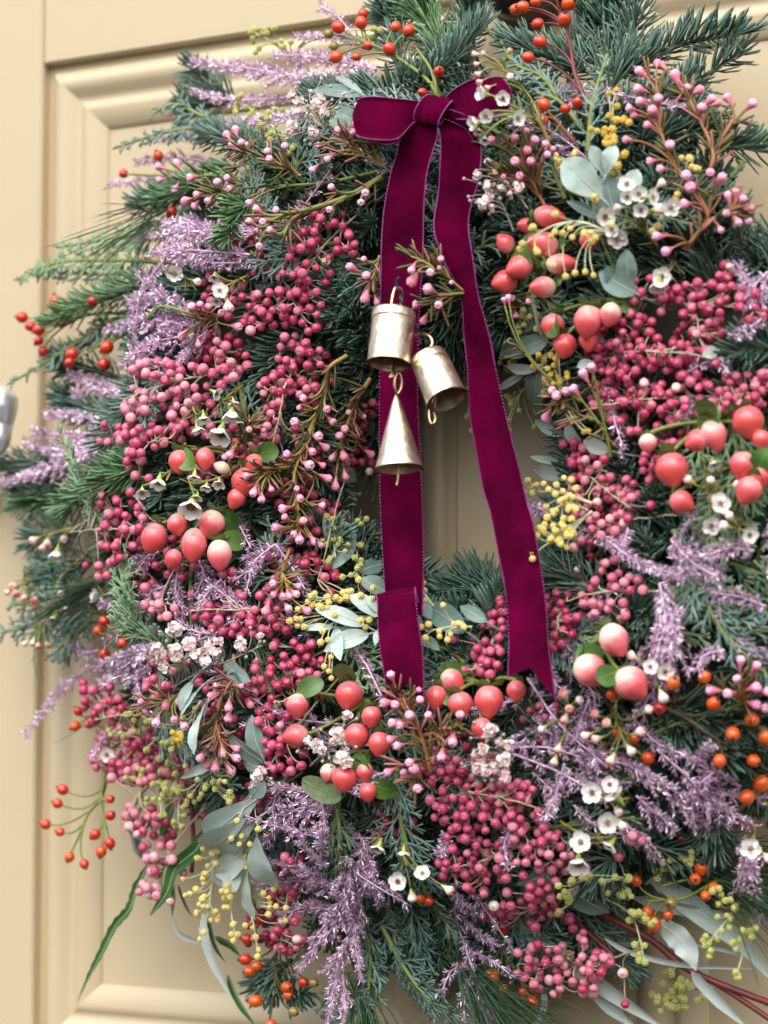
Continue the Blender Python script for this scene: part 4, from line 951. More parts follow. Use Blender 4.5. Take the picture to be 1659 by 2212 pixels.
hips([(7, [(1260, 640), (1195, 800), (1185, 950), (1165, 1090)])], R(7, (1115, 655, 50), (1060, 827, 54), (1077, 878, 48), (1108, 856, 50, 'o'), (1175, 575, 48), (1103, 1007, 58), (1239, 946, 52, 'o'), (1245, 980, 46), (1312, 925, 46), (1355, 928, 44, 'g'), (1269, 1053, 46, 'g'), (1172, 1110, 50), (1066, 740, 50), (1085, 585, 46)), .54, 'bark', -.006)
hips([(6, [(1100, 780), (1300, 870), (1430, 960), (1680, 1110)]), (6, [(1430, 960), (1530, 900), (1659, 860)])],
     R(6, (1250, 722, 64), (1385, 695, 60), (1191, 830, 60, 'd'), (1424, 810, 64), (1590, 880, 68), (1507, 942, 68), (1650, 957, 70), (1450, 1058, 60), (1597, 1057, 60), (985, 770, 56)), .64, 'bark', .008)
hips([(6, [(1000, 840), (1030, 900), (1060, 1000)])], R(6, (1008, 935, 56), (1080, 960, 56), (1140, 1045, 60)), .52, lift=.0)
hips([(8, [(1500, 500), (1430, 490), (1300, 560), (1130, 575)]), (8, [(1430, 490), (1330, 480), (1200, 510)])],
     R(8, (1370, 435, 62), (1345, 480, 56), (1425, 520, 54, 'o'), (1390, 552, 50), (1240, 583, 56, 'g'), (1228, 634, 46), (1137, 622, 50, 'o'), (1165, 677, 68), (1090, 487, 50)), .52, lift=.002)
hips([(8, [(1680, 200), (1640, 140), (1600, 100)])], R(8, (1630, 66, 76), (1566, 127, 70)), .70, lift=.010)
hips([(8, [(500, 760), (560, 860), (600, 940)])], R(8, (600, 970, 54), (648, 950, 46), (643, 1012, 54), (478, 900, 48), (518, 955, 46), (455, 890, 46), (340, 860, 50), (515, 690, 56, 'd')), .62, lift=-.006)
hips([(8, [(240, 500), (200, 540), (180, 560)])], R(8, (155, 564, 48), (195, 575, 46)), .58, lift=.0)

# ---- hypericum
HYP = [
 ("with coral tips hanging under the silver leaf", [(2, 712, 935, 140, 98, 10, .15), (2, 610, 972, 74, 64, 180, .2), (2, 523, 1050, 94, 82, 230, .25), (4, 585, 40, 128, 106, 160, .28), (2, 685, 1055, 142, 116, 200, .2), (4, 765, 25, 138, 92, 0, .35), (4, 522, 104, 118, 106, 170, .1), (4, 686, 125, 120, 96, 180, .5), (2, 885, 1040, 92, 86, 90, .2)]),
 ("deep coral cluster above the dark pink berries", [(4, 730, 295, 114, 106, 95, .18), (4, 783, 380, 110, 106, 100, .05), (4, 882, 275, 150, 130, 100, .22), (4, 977, 245, 110, 96, 100, .5), (4, 885, 355, 100, 86, 90, .05)]),
 ("with one round red berry and striped coral berries", [(4, 1350, 790, 108, 98, 150, .3), (4, 1425, 765, 146, 112, 80, .35), (4, 1575, 710, 148, 142, 80, 0), (4, 1630, 785, 86, 80, 90, 0), (4, 1245, 915, 155, 147, 90, 0), (4, 1140, 800, 86, 80, 90, .6)]),
 ("small coral group among green leaves and white wax flowers", [(4, 1548, 895, 120, 115, 110, .25), (4, 1575, 1005, 130, 118, 120, .25), (4, 1625, 945, 104, 100, 90, .15), (4, 1287, 1055, 110, 104, 30, .1)]),
 ("coral berries tucked under the white wax flowers", [(3, 775, 880, 108, 96, 90, .1), (3, 885, 870, 106, 88, 90, .15), (3, 1098, 890, 92, 88, 100, .15), (3, 1060, 970, 134, 128, 110, .08), (3, 1020, 1040, 96, 82, 110, .15), (3, 958, 905, 76, 56, 200, 1)]),
 ("pale topped coral berries in a hanging bunch", [(5, 765, 38, 98, 88, 75, .2), (5, 665, 95, 140, 116, 110, .15), (5, 838, 125, 154, 116, 95, .3), (5, 948, 168, 140, 110, 90, .5), (5, 750, 185, 88, 82, 110, .15), (5, 913, 35, 128, 120, 110, .45)]),
 ("round coral berries beside the folded ribbon end", [(5, 1508, 775, 132, 124, 100, .08), (5, 1285, 820, 108, 102, 90, .3), (5, 1278, 950, 114, 108, 170, .3), (5, 1606, 868, 96, 92, 90, .08), (5, 1543, 950, 118, 110, 90, .02), (5, 1640, 985, 112, 100, 100, .02)]),
 ("small red and cream berries above the veined leaf", [(7, 1420, 20, 86, 76, 100, .65), (7, 1487, 48, 116, 112, 90, 0), (7, 1577, 18, 86, 80, 90, .3), (7, 1590, 105, 86, 80, 90, .05)]),
 ("coral berries behind the silvery stems between ribbon ends", [(6, 295, 710, 114, 98, 30, .35), (6, 225, 785, 112, 100, 100, .1), (6, 330, 815, 116, 112, 80, .12), (6, 455, 800, 142, 130, 90, .15), (6, 572, 755, 96, 86, 90, .15), (6, 425, 920, 100, 96, 90, .05)]),
 ("three large cream and pink berries by the notched ribbon end", [(6, 995, 535, 156, 130, 65, .5), (6, 895, 670, 164, 144, 40, .42), (6, 1068, 725, 160, 150, 45, .4)]),
]
for gi, (lab, items) in enumerate(HYP):
    lf = .010 if gi not in (9, 2, 3) else .014
    pos = []
    for (r, x, y, ln, wd_, ang, cream) in items:
        p = S(r, x, y, lf + random.uniform(-.002, .002)); m = mpp(p) / 2; a = math.radians(ang)
        d = unit(RIGHT * math.cos(a) - UP * math.sin(a) - FWD * .30 + RNG.normal(0, .05, 3)); pos.append((p, d, ln * m / 2, wd_ * m / 2, cream))
    cen = np.mean([q[0] for q in pos], 0); inn = -outward(cen)
    node = np.mean([q[0] - q[1] * q[2] * 1.9 for q in pos], 0) + inn * .016
    e = sprig("hypericum_sprig", cen, "hypericum sprig, " + lab); st = MB()
    st.tube(bez(node + inn * .02 + np.array([0, 0, .01]), node + inn * .008, node, 6), .0012, 6)
    for (p, d, hl, hw, cream) in pos:
        b = p - d * hl * .96
        st.tube(bez(node, (node + b) / 2 - d * .004, b, 8), np.linspace(.0010, .0009, 8), 6)
        o = place(ME_HYP, "berry", xform(p, d, hw, hl), e); o.color = (.92 - .76 * cream + random.gauss(0, .03), 0, 0, 1)
        F = frame(d)
        for k in range(5):
            an = k * 1.2566 + random.uniform(-.25, .25); side = F[:, 0] * math.cos(an) + F[:, 1] * math.sin(an)
            L_ = hw * random.uniform(.85, 1.2); mbl = MB()
            leaf_mb(mbl, [b + side * hw * .06, b + side * L_ * .62 + d * L_ * .02, b + side * L_ * 1.02 - d * L_ * .30], L_ * .85, N=unit(-d + side * .3), fold=.15, na=6, shape='round')
            if k < 3: build(mbl, "sepal", [MT['hyperleaf'], MT['hyperleaf']], e)
    for k in range(2):
        q = pos[random.randrange(len(pos))]; b = q[0] - q[1] * q[2]; side = unit(RNG.normal(0, 1, 3) - q[1] * .2); mbl = MB()
        leaf_mb(mbl, [b, b + side * .008 + outward(b) * .002, b + side * .014], .010, fold=.2, na=8, shape='round'); build(mbl, "leaf", [MT['hyperleaf'], MT['greenstem']], e)
    build(st, "stem", MT['greenstem'], e)
e = sprig("veined_leaf", S(7, 1310, 60, .006), "single dull green veined leaf under small red berries"); mb = MB()
leaf_mb(mb, path(7, [(1305, 55), (1390, 95), (1475, 125)], (.008, .010)), 115 / 2 * .00021, fold=.1, na=12, shape='round'); build(mb, "leaf", mat("veined_leaf_green", [(.10, .15, .07), (.20, .25, .13)], .6, noise=(380, .9), bump=(600, .5, .0006)), e).data.materials.append(MT['greenstem'])

# ---- white wax flowers
def wax(axes, flowers, buds=(), face='v', bm='wax', lift=.012, label="sprig of white five petalled wax flowers"):
    st = MB(); As = []
    for (r, pts) in axes:
        A = Axis(path(r, pts, (lift - .022, lift - .003))); As.append(A); A.mb.tube(A.p, np.linspace(.0008, .0005, 40), 5, mat=0)
    e = sprig("wax_flower_sprig", As[0].p[0], label)
    def stalk(p, w, thick):
        A = min(As, key=lambda A_: np.min(np.linalg.norm(A_.p - p, axis=1))); a, c = A.join(p, .8)
        q = bez(a, c, p, 8); A.mb.tube(q, thick, 5, mat=1); return unit(p - c)
    for it in flowers:
        r, x, y, d = it[:4]; fc = it[4] if len(it) > 4 else face
        p = S(r, x, y, lift + random.uniform(-.002, .003)); rad = d / 4 * mpp(p)
        V = unit(CAM - p)
        if fc == 'v': z = unit(V + RNG.normal(0, .32, 3) - np.array([0, 0, .15])); me = ME_FLOWER[random.choice([0, 1, 1])]
        elif fc == 'd': z = unit(V * .45 - np.array([0, 0, 1.0]) + RNG.normal(0, .22, 3)); me = ME_FLOWER[random.choice([1, 2, 3])]
        else:
            a = math.radians(fc); z = unit(RIGHT * math.cos(a) - UP * math.sin(a) + V * .35); me = ME_FLOWER[3]
        rad *= .96 * random.uniform(.85, 1.1) if me is not ME_FLOWER[3] else 1.3
        stalk(p - z * rad * 1.15, z, .00055)
        place(me, "wax_flower", xform(p, z, rad), e)
    for it in buds:
        r, x, y, d = it[:4]; p = S(r, x, y, lift + random.uniform(-.002, .003)); rad = d / 4 * mpp(p)
        A = min(As, key=lambda A_: np.min(np.linalg.norm(A_.p - p, axis=1))); a, c = A.join(p, .9); z = unit(p - c)
        A.mb.tube(bez(a, c, p - z * rad * 1.3, 8), .00045, 5, mat=1)
        place({'wax': ME_WAXB, 'red': ME_REDB}[it[4] if len(it) > 4 else bm], "bud", xform(p, z, rad, rad * 1.45), e)
    lv = MB()
    for A in As:
        n = 14; k = RNG.integers(2, 38, n); P = A.p[k]; D = A.t[k] * .8 + RNG.normal(0, .5, (n, 3))
        needles(lv, P, D, np.tile([0, -1.0, .2], (n, 1)), RNG.uniform(.006, .012, n), np.full(n, .0008))
    build(lv, "leaflets", MT['leaflet'], e, kind="stuff")
    for A in As: build(A.mb, "stem", [MT['budstem'], MT['greenstem']], e)
wax([(2, [(720, 640), (640, 440), (540, 320), (470, 250)]), (2, [(720, 640), (660, 520), (560, 500)])],
    R(2, (425, 405, 62, 190), (440, 500, 76), (515, 425, 78), (578, 510, 84), (390, 530, 60, 170), (408, 568, 54, 'd'), (435, 605, 54, 'd')),
    R(2, (400, 235, 30, 'red'), (435, 235, 26, 'red'), (405, 275, 26, 'red'), (410, 318, 32, 'red'), (418, 352, 30, 'red'), (452, 378, 30, 'red'), (540, 225, 26, 'red'), (550, 335, 34)), lift=.036, label="white wax flowers and buds over the velvet bow loop")
wax([(2, [(700, 800), (670, 770), (655, 745)])], R(2, (650, 735, 74)), lift=.008, label="single white wax flower among coral buds")
wax([(2, [(1180, 1060), (1120, 980), (1080, 900)])], R(2, (1050, 795, 80), (1050, 850, 72), (1160, 850, 90), (1110, 905, 84), (1100, 835, 76), (1240, 895, 90), (955, 935, 90), (985, 990, 84), (1010, 1030, 90)), R(2, (1018, 897, 34), (1175, 905, 50), (1190, 800, 40)), lift=.018, label="dense bunch of white wax flowers over silver leaves")
wax([(3, [(1110, 60), (1040, 90), (980, 120)]), (3, [(860, 120), (820, 100), (790, 80)])], R(3, (755, 65, 74), (925, 85, 62, 'd'), (948, 140, 84), (935, 185, 64, 'd')), R(3, (985, 200, 50), (845, 100, 36)), lift=.010, label="white wax flowers between lilac plumes")
wax([(3, [(1060, 540), (980, 600), (940, 640)]), (3, [(800, 600), (830, 640), (850, 690)])], R(3, (935, 585, 80), (1010, 630, 66, 'd'), (880, 695, 78, 'd'), (855, 740, 74, 'd'), (1000, 680, 76, 'd'), (950, 760, 96, 'd'), (1040, 705, 66, 'd')), lift=.014, label="drooping white wax flowers above the coral berries")
wax([(3, [(800, 800), (760, 880), (720, 960)]), (3, [(800, 800), (800, 900), (830, 1000)])], R(3, (685, 970, 66, 'd'), (840, 945, 70, 'd'), (890, 990, 70, 'd'), (945, 975, 66, 'd'), (615, 1015, 70, 'd'), (825, 1075, 98, 'd'), (850, 1035, 66, 'd')), lift=.018, label="drooping white wax flowers in front of the coral berries")
wax([(5, [(460, 80), (340, 190), (260, 270), (220, 380), (160, 500)]), (5, [(260, 270), (150, 270), (75, 300)]), (5, [(420, 0), (320, 50), (200, 80)])],
    R(5, (245, 165, 64, 100), (233, 450, 96, 'd'), (415, 345, 58, 190)),
    R(5, (155, 100, 40, 'red'), (205, 110, 38, 'red'), (185, 130, 32, 'red'), (60, 305, 40, 'red'), (70, 330, 38, 'red'), (40, 325, 28, 'red'), (102, 350, 30, 'red'), (160, 368, 36, 'red'), (170, 392, 34, 'red'), (260, 335, 34), (115, 545, 30, 'red'), (145, 540, 30, 'red'), (165, 557, 30, 'red'), (205, 553, 30, 'red'), (290, 405, 48, 'red'), (280, 95, 38)), lift=-.002, label="wax flower branch with red tipped buds reaching over the door")
wax([(5, [(520, 980), (490, 1000), (470, 1015)])], R(5, (460, 1030, 74)), lift=.0, label="white wax flower low in pale pink berries")
wax([(4, [(1520, 930), (1440, 980), (1400, 1040)]), (6, [(1540, -60), (1520, 20), (1540, 60)])], R(6, (1415, 40, 96), (1580, 80, 90)) + R(4, (1450, 1060, 96), (1425, 890, 70, 'd')), R(4, (1325, 965, 42), (1410, 970, 38), (1515, 980, 38)) + R(6, (1480, 45, 46), (1500, 8, 40)), lift=.014, label="open white wax flowers below the round red berries")
wax([(4, [(1260, 20), (1230, 60), (1200, 80)])], R(4, (1200, 80, 92), (1185, 120, 70, 'd')), lift=.006, label="white wax flower above dark pink berries")
wax([(8, [(1060, 130), (1000, 140), (950, 120)]), (8, [(760, 230), (820, 270), (880, 300), (950, 300)])], R(8, (900, 105, 98), (975, 70, 76), (1000, 120, 94), (965, 235, 100), (850, 320, 104), (975, 335, 100), (840, 415, 90, 'd')), R(8, (1025, 240, 44), (1005, 180, 40)), lift=.016, label="loose group of white wax flowers beside the red berries")
wax([(8, [(1600, 230), (1600, 280), (1590, 320)])], R(8, (1585, 345, 104)), R(8, (1650, 380, 44)), lift=.016, label="white wax flower with a bud beside hanging lilac plume")
wax([(8, [(20, 250), (60, 330), (100, 420)]), (7, [(1640, 250), (1640, 290), (1638, 310)])], R(8, (60, 490, 92), (165, 455, 80), (85, 365, 66, 'd')) + R(7, (1635, 345, 88, 'd')), R(8, (120, 545, 44), (270, 520, 46, 'red')), lift=.008, label="white wax flowers with dark centres by the cypress stem")
wax([(6, [(1260, 620), (1200, 640), (1170, 660)])], R(6, (1150, 650, 84), (1215, 670, 84)), R(6, (1080, 610, 44), (1200, 772, 50)), lift=.010, label="pale wax flowers beside the large cream berries")
wax([(6, [(1010, 780), (1000, 860), (1030, 960)]), (6, [(860, 900), (820, 860), (800, 820)])], [], R(6, (970, 900, 44, 'red'), (920, 860, 40, 'red'), (925, 960, 40, 'red'), (1095, 935, 44), (1060, 1005, 44), (985, 1045, 44, 'red'), (780, 780, 46, 'red'), (835, 800, 40), (800, 830, 40, 'red'), (785, 870, 42, 'red'), (1130, 843, 44), (755, 1000, 38, 'red'), (740, 1050, 40, 'red'), (690, 915, 34), (880, 945, 40)), lift=.010, label="green stalked wax buds below the ribbon ends")

# ---- pink budded sprigs
def buds(axes, tips, stem='budstem', lift=.012, tint=.5, thick=.0009, nl=16, label="sprig of club shaped pink buds on olive stems"):
    st = MB(); As = []
    for (r, pts) in axes:
        A = Axis(path(r, pts, (lift - .012, lift - .002))); As.append(A); A.mb.tube(A.p, np.linspace(thick, thick * .6, 40), 6)
    e = sprig("pink_bud_sprig", As[0].p[0], label); lv = MB()
    for it in tips:
        r, x, y = it[:3]; d = it[3] if len(it) > 3 else 34
        p = S(r, x, y, lift + random.uniform(-.002, .004)); rad = d / 4 * mpp(p)
        A = min(As, key=lambda A_: np.min(np.linalg.norm(A_.p - p, axis=1))); a, c = A.join(p, .85); z = unit(p - c)
        b = p - z * rad * 1.35; w = bez(a, c, b, 8); A.mb.tube(w, np.linspace(thick * .62, thick * .42, 8), 5)
        o = place(ME_PINK, "bud", xform(p, z, rad, rad * random.uniform(1.35, 1.8)), e); o.color = (tint + random.gauss(0, .08), 0, 0, 1)
        if random.random() < .6:
            n = 3; k = random.randrange(2, 7); D = np.tile(unit(b - a), (n, 1)) + RNG.normal(0, .55, (n, 3))
            needles(lv, np.tile(w[k], (n, 1)), D, np.tile([0, -1.0, .1], (n, 1)), RNG.uniform(.007, .012, n), np.full(n, .0013), thick=.25)
    for A in As:
        n = nl; k = RNG.integers(4, 39, n); needles(lv, A.p[k], A.t[k] * .7 + RNG.normal(0, .55, (n, 3)), np.tile([0, -1.0, .1], (n, 1)), RNG.uniform(.008, .015, n), np.full(n, .0015), thick=.25)
    build(lv, "leaflets", MT['pinkleaf'], e, kind="stuff")
    for A in As: build(A.mb, "stem", MT[stem], e)
buds([(1, [(1650, 765), (1500, 850), (1350, 900), (1200, 940), (1120, 1040)]), (1, [(1350, 900), (1260, 960), (1220, 1040)])], R(1, (1440, 815), (1580, 830, 38), (1560, 870), (1430, 900), (1120, 910), (1140, 960), (1090, 965), (1120, 1005), (1120, 1060), (1200, 910), (1180, 1000)), 'greenstem', .012, .72, .0016, label="thick yellow green stem with pale pink buds")
buds([(1, [(1640, 740), (1400, 790), (1150, 800), (950, 760), (790, 755)]), (1, [(1150, 800), (1000, 830), (900, 830)])], R(1, (700, 725, 36), (770, 715), (700, 775), (765, 805), (835, 765, 38), (945, 800, 40), (815, 865, 44), (860, 838), (850, 880), (905, 860), (1085, 870, 34), (990, 770), (1000, 810), (1060, 640)), 'greenstem', .006, .75, .0010, 26, "long green branch with pale pink buds reaching over the door")
buds([(1, [(1659, 720), (1560, 660), (1480, 590)]), (1, [(1300, 760), (1180, 700), (1040, 650)])], R(1, (1540, 470), (1535, 500), (1465, 570), (1530, 545), (1605, 540), (1640, 560, 40), (1425, 680), (1390, 625), (1655, 510), (1525, 580), (985, 590, 38), (1020, 570, 38), (1010, 630), (1050, 625), (1160, 660), (1230, 640), (1170, 690), (1360, 725)), 'budstem', .016, .70, .0009, 26, "pale pink buds beside the left bow loop of velvet".replace("left ", ""))
buds([(2, [(1390, 1000), (1390, 900), (1290, 760), (1220, 640), (1190, 520), (1180, 380)]), (2, [(1400, 760), (1420, 650), (1330, 450), (1280, 380)]), (2, [(1420, 700), (1480, 560), (1530, 510)]), (2, [(1300, 1080), (1400, 960), (1520, 900)])],
     R(2, (1118, 320, 42), (1180, 280, 38), (1208, 290, 42), (1115, 390, 42), (1120, 445, 40), (1265, 345, 50), (1185, 440, 44), (1170, 490, 46), (1070, 470, 36), (1090, 500, 36), (1150, 545, 36), (1300, 390, 36), (1350, 395, 44), (1400, 440, 42), (1370, 480, 44), (1430, 450, 38), (1490, 435, 42), (1580, 460, 44), (1560, 520, 30), (1060, 605, 36), (1235, 635, 44), (1205, 730, 38), (1160, 695, 36), (1310, 765, 46), (1330, 815, 52), (1310, 880, 46), (1450, 785, 44), (1410, 740, 40), (1520, 840, 32), (1490, 860, 36), (1545, 870, 36), (1575, 900, 34), (1480, 920, 38), (1525, 950, 38), (1565, 945, 34), (1450, 985, 32), (1195, 1020, 40), (1230, 1080, 44)), 'ruststem', .018, .55, .0011, 26, "tall rust stemmed sprig of bright pink buds before the fir")
buds([(2, [(700, 900), (640, 780), (580, 690), (480, 620)]), (2, [(640, 800), (560, 760), (500, 740)])], R(2, (610, 580, 36), (560, 610, 36), (645, 615, 40), (690, 630, 34), (700, 675, 34), (575, 700, 44), (615, 660, 40), (630, 705, 40), (595, 760, 38), (725, 650, 26), (470, 610, 36), (545, 830, 26), (515, 760, 26)), 'ruststem', .018, .40, .0009, 26, "coral pink bud sprig beside the long velvet tail")
buds([(4, [(350, 150), (290, 160), (220, 200)]), (4, [(350, 150), (280, 90), (180, 20), (110, -10)])], R(4, (135, 80, 50), (125, 40, 36), (205, 60, 38), (240, 45, 22), (205, 140, 46), (195, 150, 30), (240, 195, 40), (150, 200, 36), (178, 258, 36), (290, 105, 20), (245, 10, 30)), 'budstem', .034, .55, .0008, 18, "pink buds crossing the velvet tail above the bells")
buds([(3, [(1640, -10), (1620, 60), (1600, 100)])], R(3, (1530, 48, 40), (1590, 85, 42), (1585, 155, 46), (1580, 10, 28), (1625, 180, 32)), 'budstem', .014, .50, .0008, 8, "few pink buds at the edge of the velvet tail")
buds([(3, [(1500, 420), (1420, 480), (1400, 600), (1340, 740), (1290, 870), (1270, 960), (1290, 1090)]), (3, [(1600, 520), (1540, 620), (1500, 720), (1470, 800)]), (3, [(1290, 900), (1200, 910), (1140, 930)]), (3, [(1030, 800), (1050, 770), (1080, 700)])],
     R(3, (1285, 710, 44), (1320, 605, 36), (1410, 650, 36), (1300, 650, 26), (1430, 700, 36), (1365, 770, 44), (1470, 770, 38), (1395, 810, 38), (1510, 665, 28), (1560, 680, 26), (1540, 745, 30), (1490, 740, 38), (1250, 850, 38), (1340, 830, 38), (1325, 890, 46), (1075, 735, 30), (1130, 740, 26), (1000, 840, 40), (980, 850, 30), (1080, 940, 36), (1100, 1000, 38), (1170, 990, 30), (1130, 1030, 38), (1235, 1080, 42), (1285, 1030, 40), (1280, 1000, 28), (1380, 1070, 34), (1590, 840, 38), (1480, 840, 40), (1440, 850, 34), (1385, 890, 30), (1400, 945, 38), (1450, 970, 40), (1490, 930, 34)), 'budstem', .016, .60, .0012, 46, "many forked sprig of bright pink buds beside the bells")
buds([(5, [(1270, -60), (1290, 0), (1290, 40)])], R(5, (1210, 50, 42), (1240, 10, 34), (1295, 90, 42), (1275, 70, 36), (1350, 100, 38), (1380, 120, 30), (1300, 30, 38)), 'budstem', .012, .60, .0009, 10, "short spray of pink buds above the yellow mimosa")
buds([(5, [(1250, 150), (1220, 230), (1235, 280)])], R(5, (1190, 290, 38), (1190, 330, 34), (1245, 335, 44), (1220, 340, 38), (1155, 395, 44), (1240, 390, 36), (1315, 400, 38), (1270, 330, 34), (1280, 300, 34)), 'budstem', .014, .55, .0009, 14, "hanging pink buds above dark pink berries")
buds([(5, [(1010, 600), (1010, 680), (990, 740)]), (5, [(960, 780), (935, 880), (950, 960)])], R(5, (930, 770, 38), (940, 735, 26), (990, 810, 40), (1035, 735, 26), (990, 860, 42), (880, 1030, 42), (930, 1075, 42), (985, 1080, 46), (1010, 1040, 40), (960, 1010, 40), (1010, 1000, 36), (920, 990, 34), (900, 1060, 36)), 'ruststem', .010, .50, .0010, 30, "rust stemmed pink buds hanging among grey green leaves")
buds([(5, [(790, 760), (720, 800), (660, 810)])], R(5, (640, 830, 38), (620, 805, 30), (680, 880, 42), (750, 870, 36), (790, 900, 42)), 'greenstem', .010, .62, .0009, 12, "small pink bud spray below the lilac plumes")
buds([(6, [(200, 1110), (160, 950), (100, 850), (60, 760)]), (6, [(160, 950), (250, 930), (330, 900)])], R(6, (35, 700, 40), (20, 805, 44), (55, 815, 40), (115, 865, 44), (145, 755, 26), (150, 800, 36), (50, 890, 40), (40, 960, 40), (70, 990, 40), (250, 1025, 42), (80, 900, 40), (200, 870, 36), (330, 870, 40), (300, 960, 44), (120, 1060, 40), (30, 1100, 40)), 'ruststem', .026, .52, .0010, 30, "rust and pink bud sprig crossing the ribbon end")
buds([(6, [(1600, 900), (1560, 820), (1540, 760)])], R(6, (1430, 755, 44), (1590, 745, 48), (1530, 720, 44), (1500, 765, 44), (1590, 810, 46), (1630, 830, 44), (1640, 760, 44), (1540, 640, 40), (1600, 660, 40)), 'ruststem', .010, .55, .0009, 10, "soft pink buds above orange hips")
buds([(8, [(150, -20), (140, 30), (130, 50)])], R(8, (130, 20, 50), (140, 85, 44), (100, 30, 36)), 'greenstem', .018, .50, .0009, 6, "few pink buds beside the cypress stem top")
buds([(3, [(960, 240), (900, 260), (860, 280)])], R(3, (835, 225, 44), (900, 220, 34), (950, 240, 36), (865, 210, 34), (1015, 295, 40), (800, 325, 40), (855, 360, 30)), 'budstem', .004, .55, .0008, 10, "pale pink buds tucked under wax flowers")
buds([(4, [(860, 620), (800, 600), (760, 620)]), (4, [(980, 860), (960, 760), (900, 690), (800, 690)])], R(4, (830, 580, 44), (750, 600, 46), (790, 580, 40), (735, 580, 40), (710, 675, 50), (900, 485, 40), (870, 515, 44), (540, 185, 30), (520, 190, 26)), 'greenstem', .012, .70, .0010, 16, "pale pink buds on a green stem above pale berries")
buds([(4, [(640, 180), (600, 200), (570, 210)])], R(4, (555, 180, 34), (530, 190, 26), (570, 240, 30), (620, 190, 30)), 'budstem', .004, .60, .0008, 6, "two lilac pink buds under coral berries")

# ---- mimosa
POMS = []
def mimosa(axes, items, m='mimosa', lift=.010, dia=25, label=None):
    st = MB(); As = []
    for (r, pts) in axes:
        A = Axis(path(r, pts, (lift - .016, lift - .001))); As.append(A); A.mb.tube(A.p, np.linspace(.0008, .00035, 40), 5)
    e = sprig("mimosa_sprig", As[0].p[0], label or "mimosa sprig with fluffy " + {'mimosa': 'pale yellow', 'mimosabright': 'bright yellow', 'mimosagreen': 'green yellow'}[m] + " balls"); rest = MB()
    for it in items:
        r, x, y = it[:3]; n = it[3] if len(it) > 3 else 1
        c0 = S(r, x, y, lift); u = mpp(c0) / 2
        for k in range(n):
            sc_ = 0 if n == 1 else dia * .62 * math.sqrt(n); t = random.uniform(0, 6.28); q = math.sqrt(random.random())
            p = S(r, x + sc_ * q * math.cos(t), y + sc_ * q * math.sin(t), lift + random.uniform(-.003, .003)); rad = dia / 2 * u * random.uniform(.92, 1.25)
            A = min(As, key=lambda A_: np.min(np.linalg.norm(A_.p - p, axis=1))); a, c = A.join(p, .9); A.mb.tube(bez(a, c, p, 7), .00026, 4)
            M_ = xform(p, RNG.normal(0, 1, 3), rad)
            if len(POMS) < 300: place(ME_POM[m], "mimosa_ball", M_, e); POMS.append(1)
            else: rest.inst(T_POM, M_)
    for A in As: build(A.mb, "stem", MT['mimstem'], e)
    if rest.n: build(rest, "mimosa_balls", MT[m], e, kind="stuff")
mimosa([(7, [(1120, 60), (1000, 240), (930, 420), (900, 620)]), (7, [(1080, 250), (1040, 420), (1000, 600), (1020, 740)])], R(7, (930, 395, 5), (890, 450, 4), (870, 520, 3), (890, 580, 5), (935, 640, 5), (990, 580, 4), (1000, 690, 4), (1028, 740, 3), (960, 520, 3), (850, 625), (880, 710), (865, 740), (870, 370, 3), (900, 220), (965, 290), (1023, 228), (1000, 305), (1045, 295), (1035, 330), (1080, 330), (1060, 382), (1115, 265), (1100, 425), (1065, 430), (790, 480), (800, 550), (820, 545)), 'mimosa', .014, label="mimosa hanging over broad silver leaves, pale yellow balls")
mimosa([(7, [(1120, 400), (1080, 560), (1100, 700), (1115, 800)])], R(7, (1160, 535, 3), (1185, 595, 3), (1235, 605), (1235, 660), (1160, 632), (1090, 690), (1118, 785), (1113, 815), (1105, 730), (1060, 680)), 'mimosa', .012)
mimosa([(7, [(940, 0), (860, 60), (780, 130), (770, 250)])], R(7, (730, 80, 4), (770, 115, 4), (860, 80, 4), (860, 130, 2), (960, 60, 3), (1000, 120, 4), (820, 145, 3), (785, 165, 2), (797, 205), (775, 250, 4), (1020, 30, 2), (700, 120, 2), (930, 80, 2)), 'mimosagreen', .010)
mimosa([(1, [(1330, 620), (1200, 560), (1080, 470), (1010, 450)])], R(1, (1050, 440, 4), (1010, 465, 3), (1100, 480, 3), (1150, 500, 3), (1210, 470, 2), (1180, 590, 3), (1120, 550, 2), (1160, 610, 2), (1250, 640, 3), (1340, 520, 2), (1350, 560, 2)), 'mimosagreen', .004)
mimosa([(1, [(1300, 300), (1200, 200), (1100, 140)])], R(1, (1110, 135, 5), (1090, 170, 2), (1200, 190, 3), (1180, 140, 3), (1100, 215, 2), (1240, 190, 2), (1590, 140, 4), (1620, 150, 3)), 'mimosagreen', -.006)
mimosa([(2, [(1020, 780), (1000, 640), (980, 560), (990, 470)])], R(2, (1000, 500, 5), (960, 570, 5), (1040, 540, 3), (1035, 660, 3), (985, 600, 4), (960, 640, 2), (910, 550, 2), (1010, 730, 2), (990, 410, 2)), 'mimosabright', .016, 30, "bright yellow mimosa rising behind the silver leaves")
mimosa([(2, [(1250, 860), (1290, 780), (1310, 700)])], R(2, (1285, 682), (1320, 684), (1330, 735, 3), (1260, 850, 2), (1160, 990, 2)), 'mimosa', .012, 30)
mimosa([(2, [(900, 720), (820, 690), (760, 690)])], R(2, (820, 675, 2), (750, 680, 4), (755, 710, 2)), 'mimosa', .010, 26)
mimosa([(2, [(980, 1010), (850, 960), (720, 980), (600, 1060)])], R(2, (800, 1000, 3), (880, 1020, 5), (640, 985, 2), (720, 1005, 2), (740, 925), (910, 850, 2), (655, 1070, 2), (600, 1060, 2), (980, 970)) + R(4, (870, 60), (905, 75), (825, 65), (785, 80), (730, 30)), 'mimosa', .034, 28, "mimosa twig arching across the coral berries")
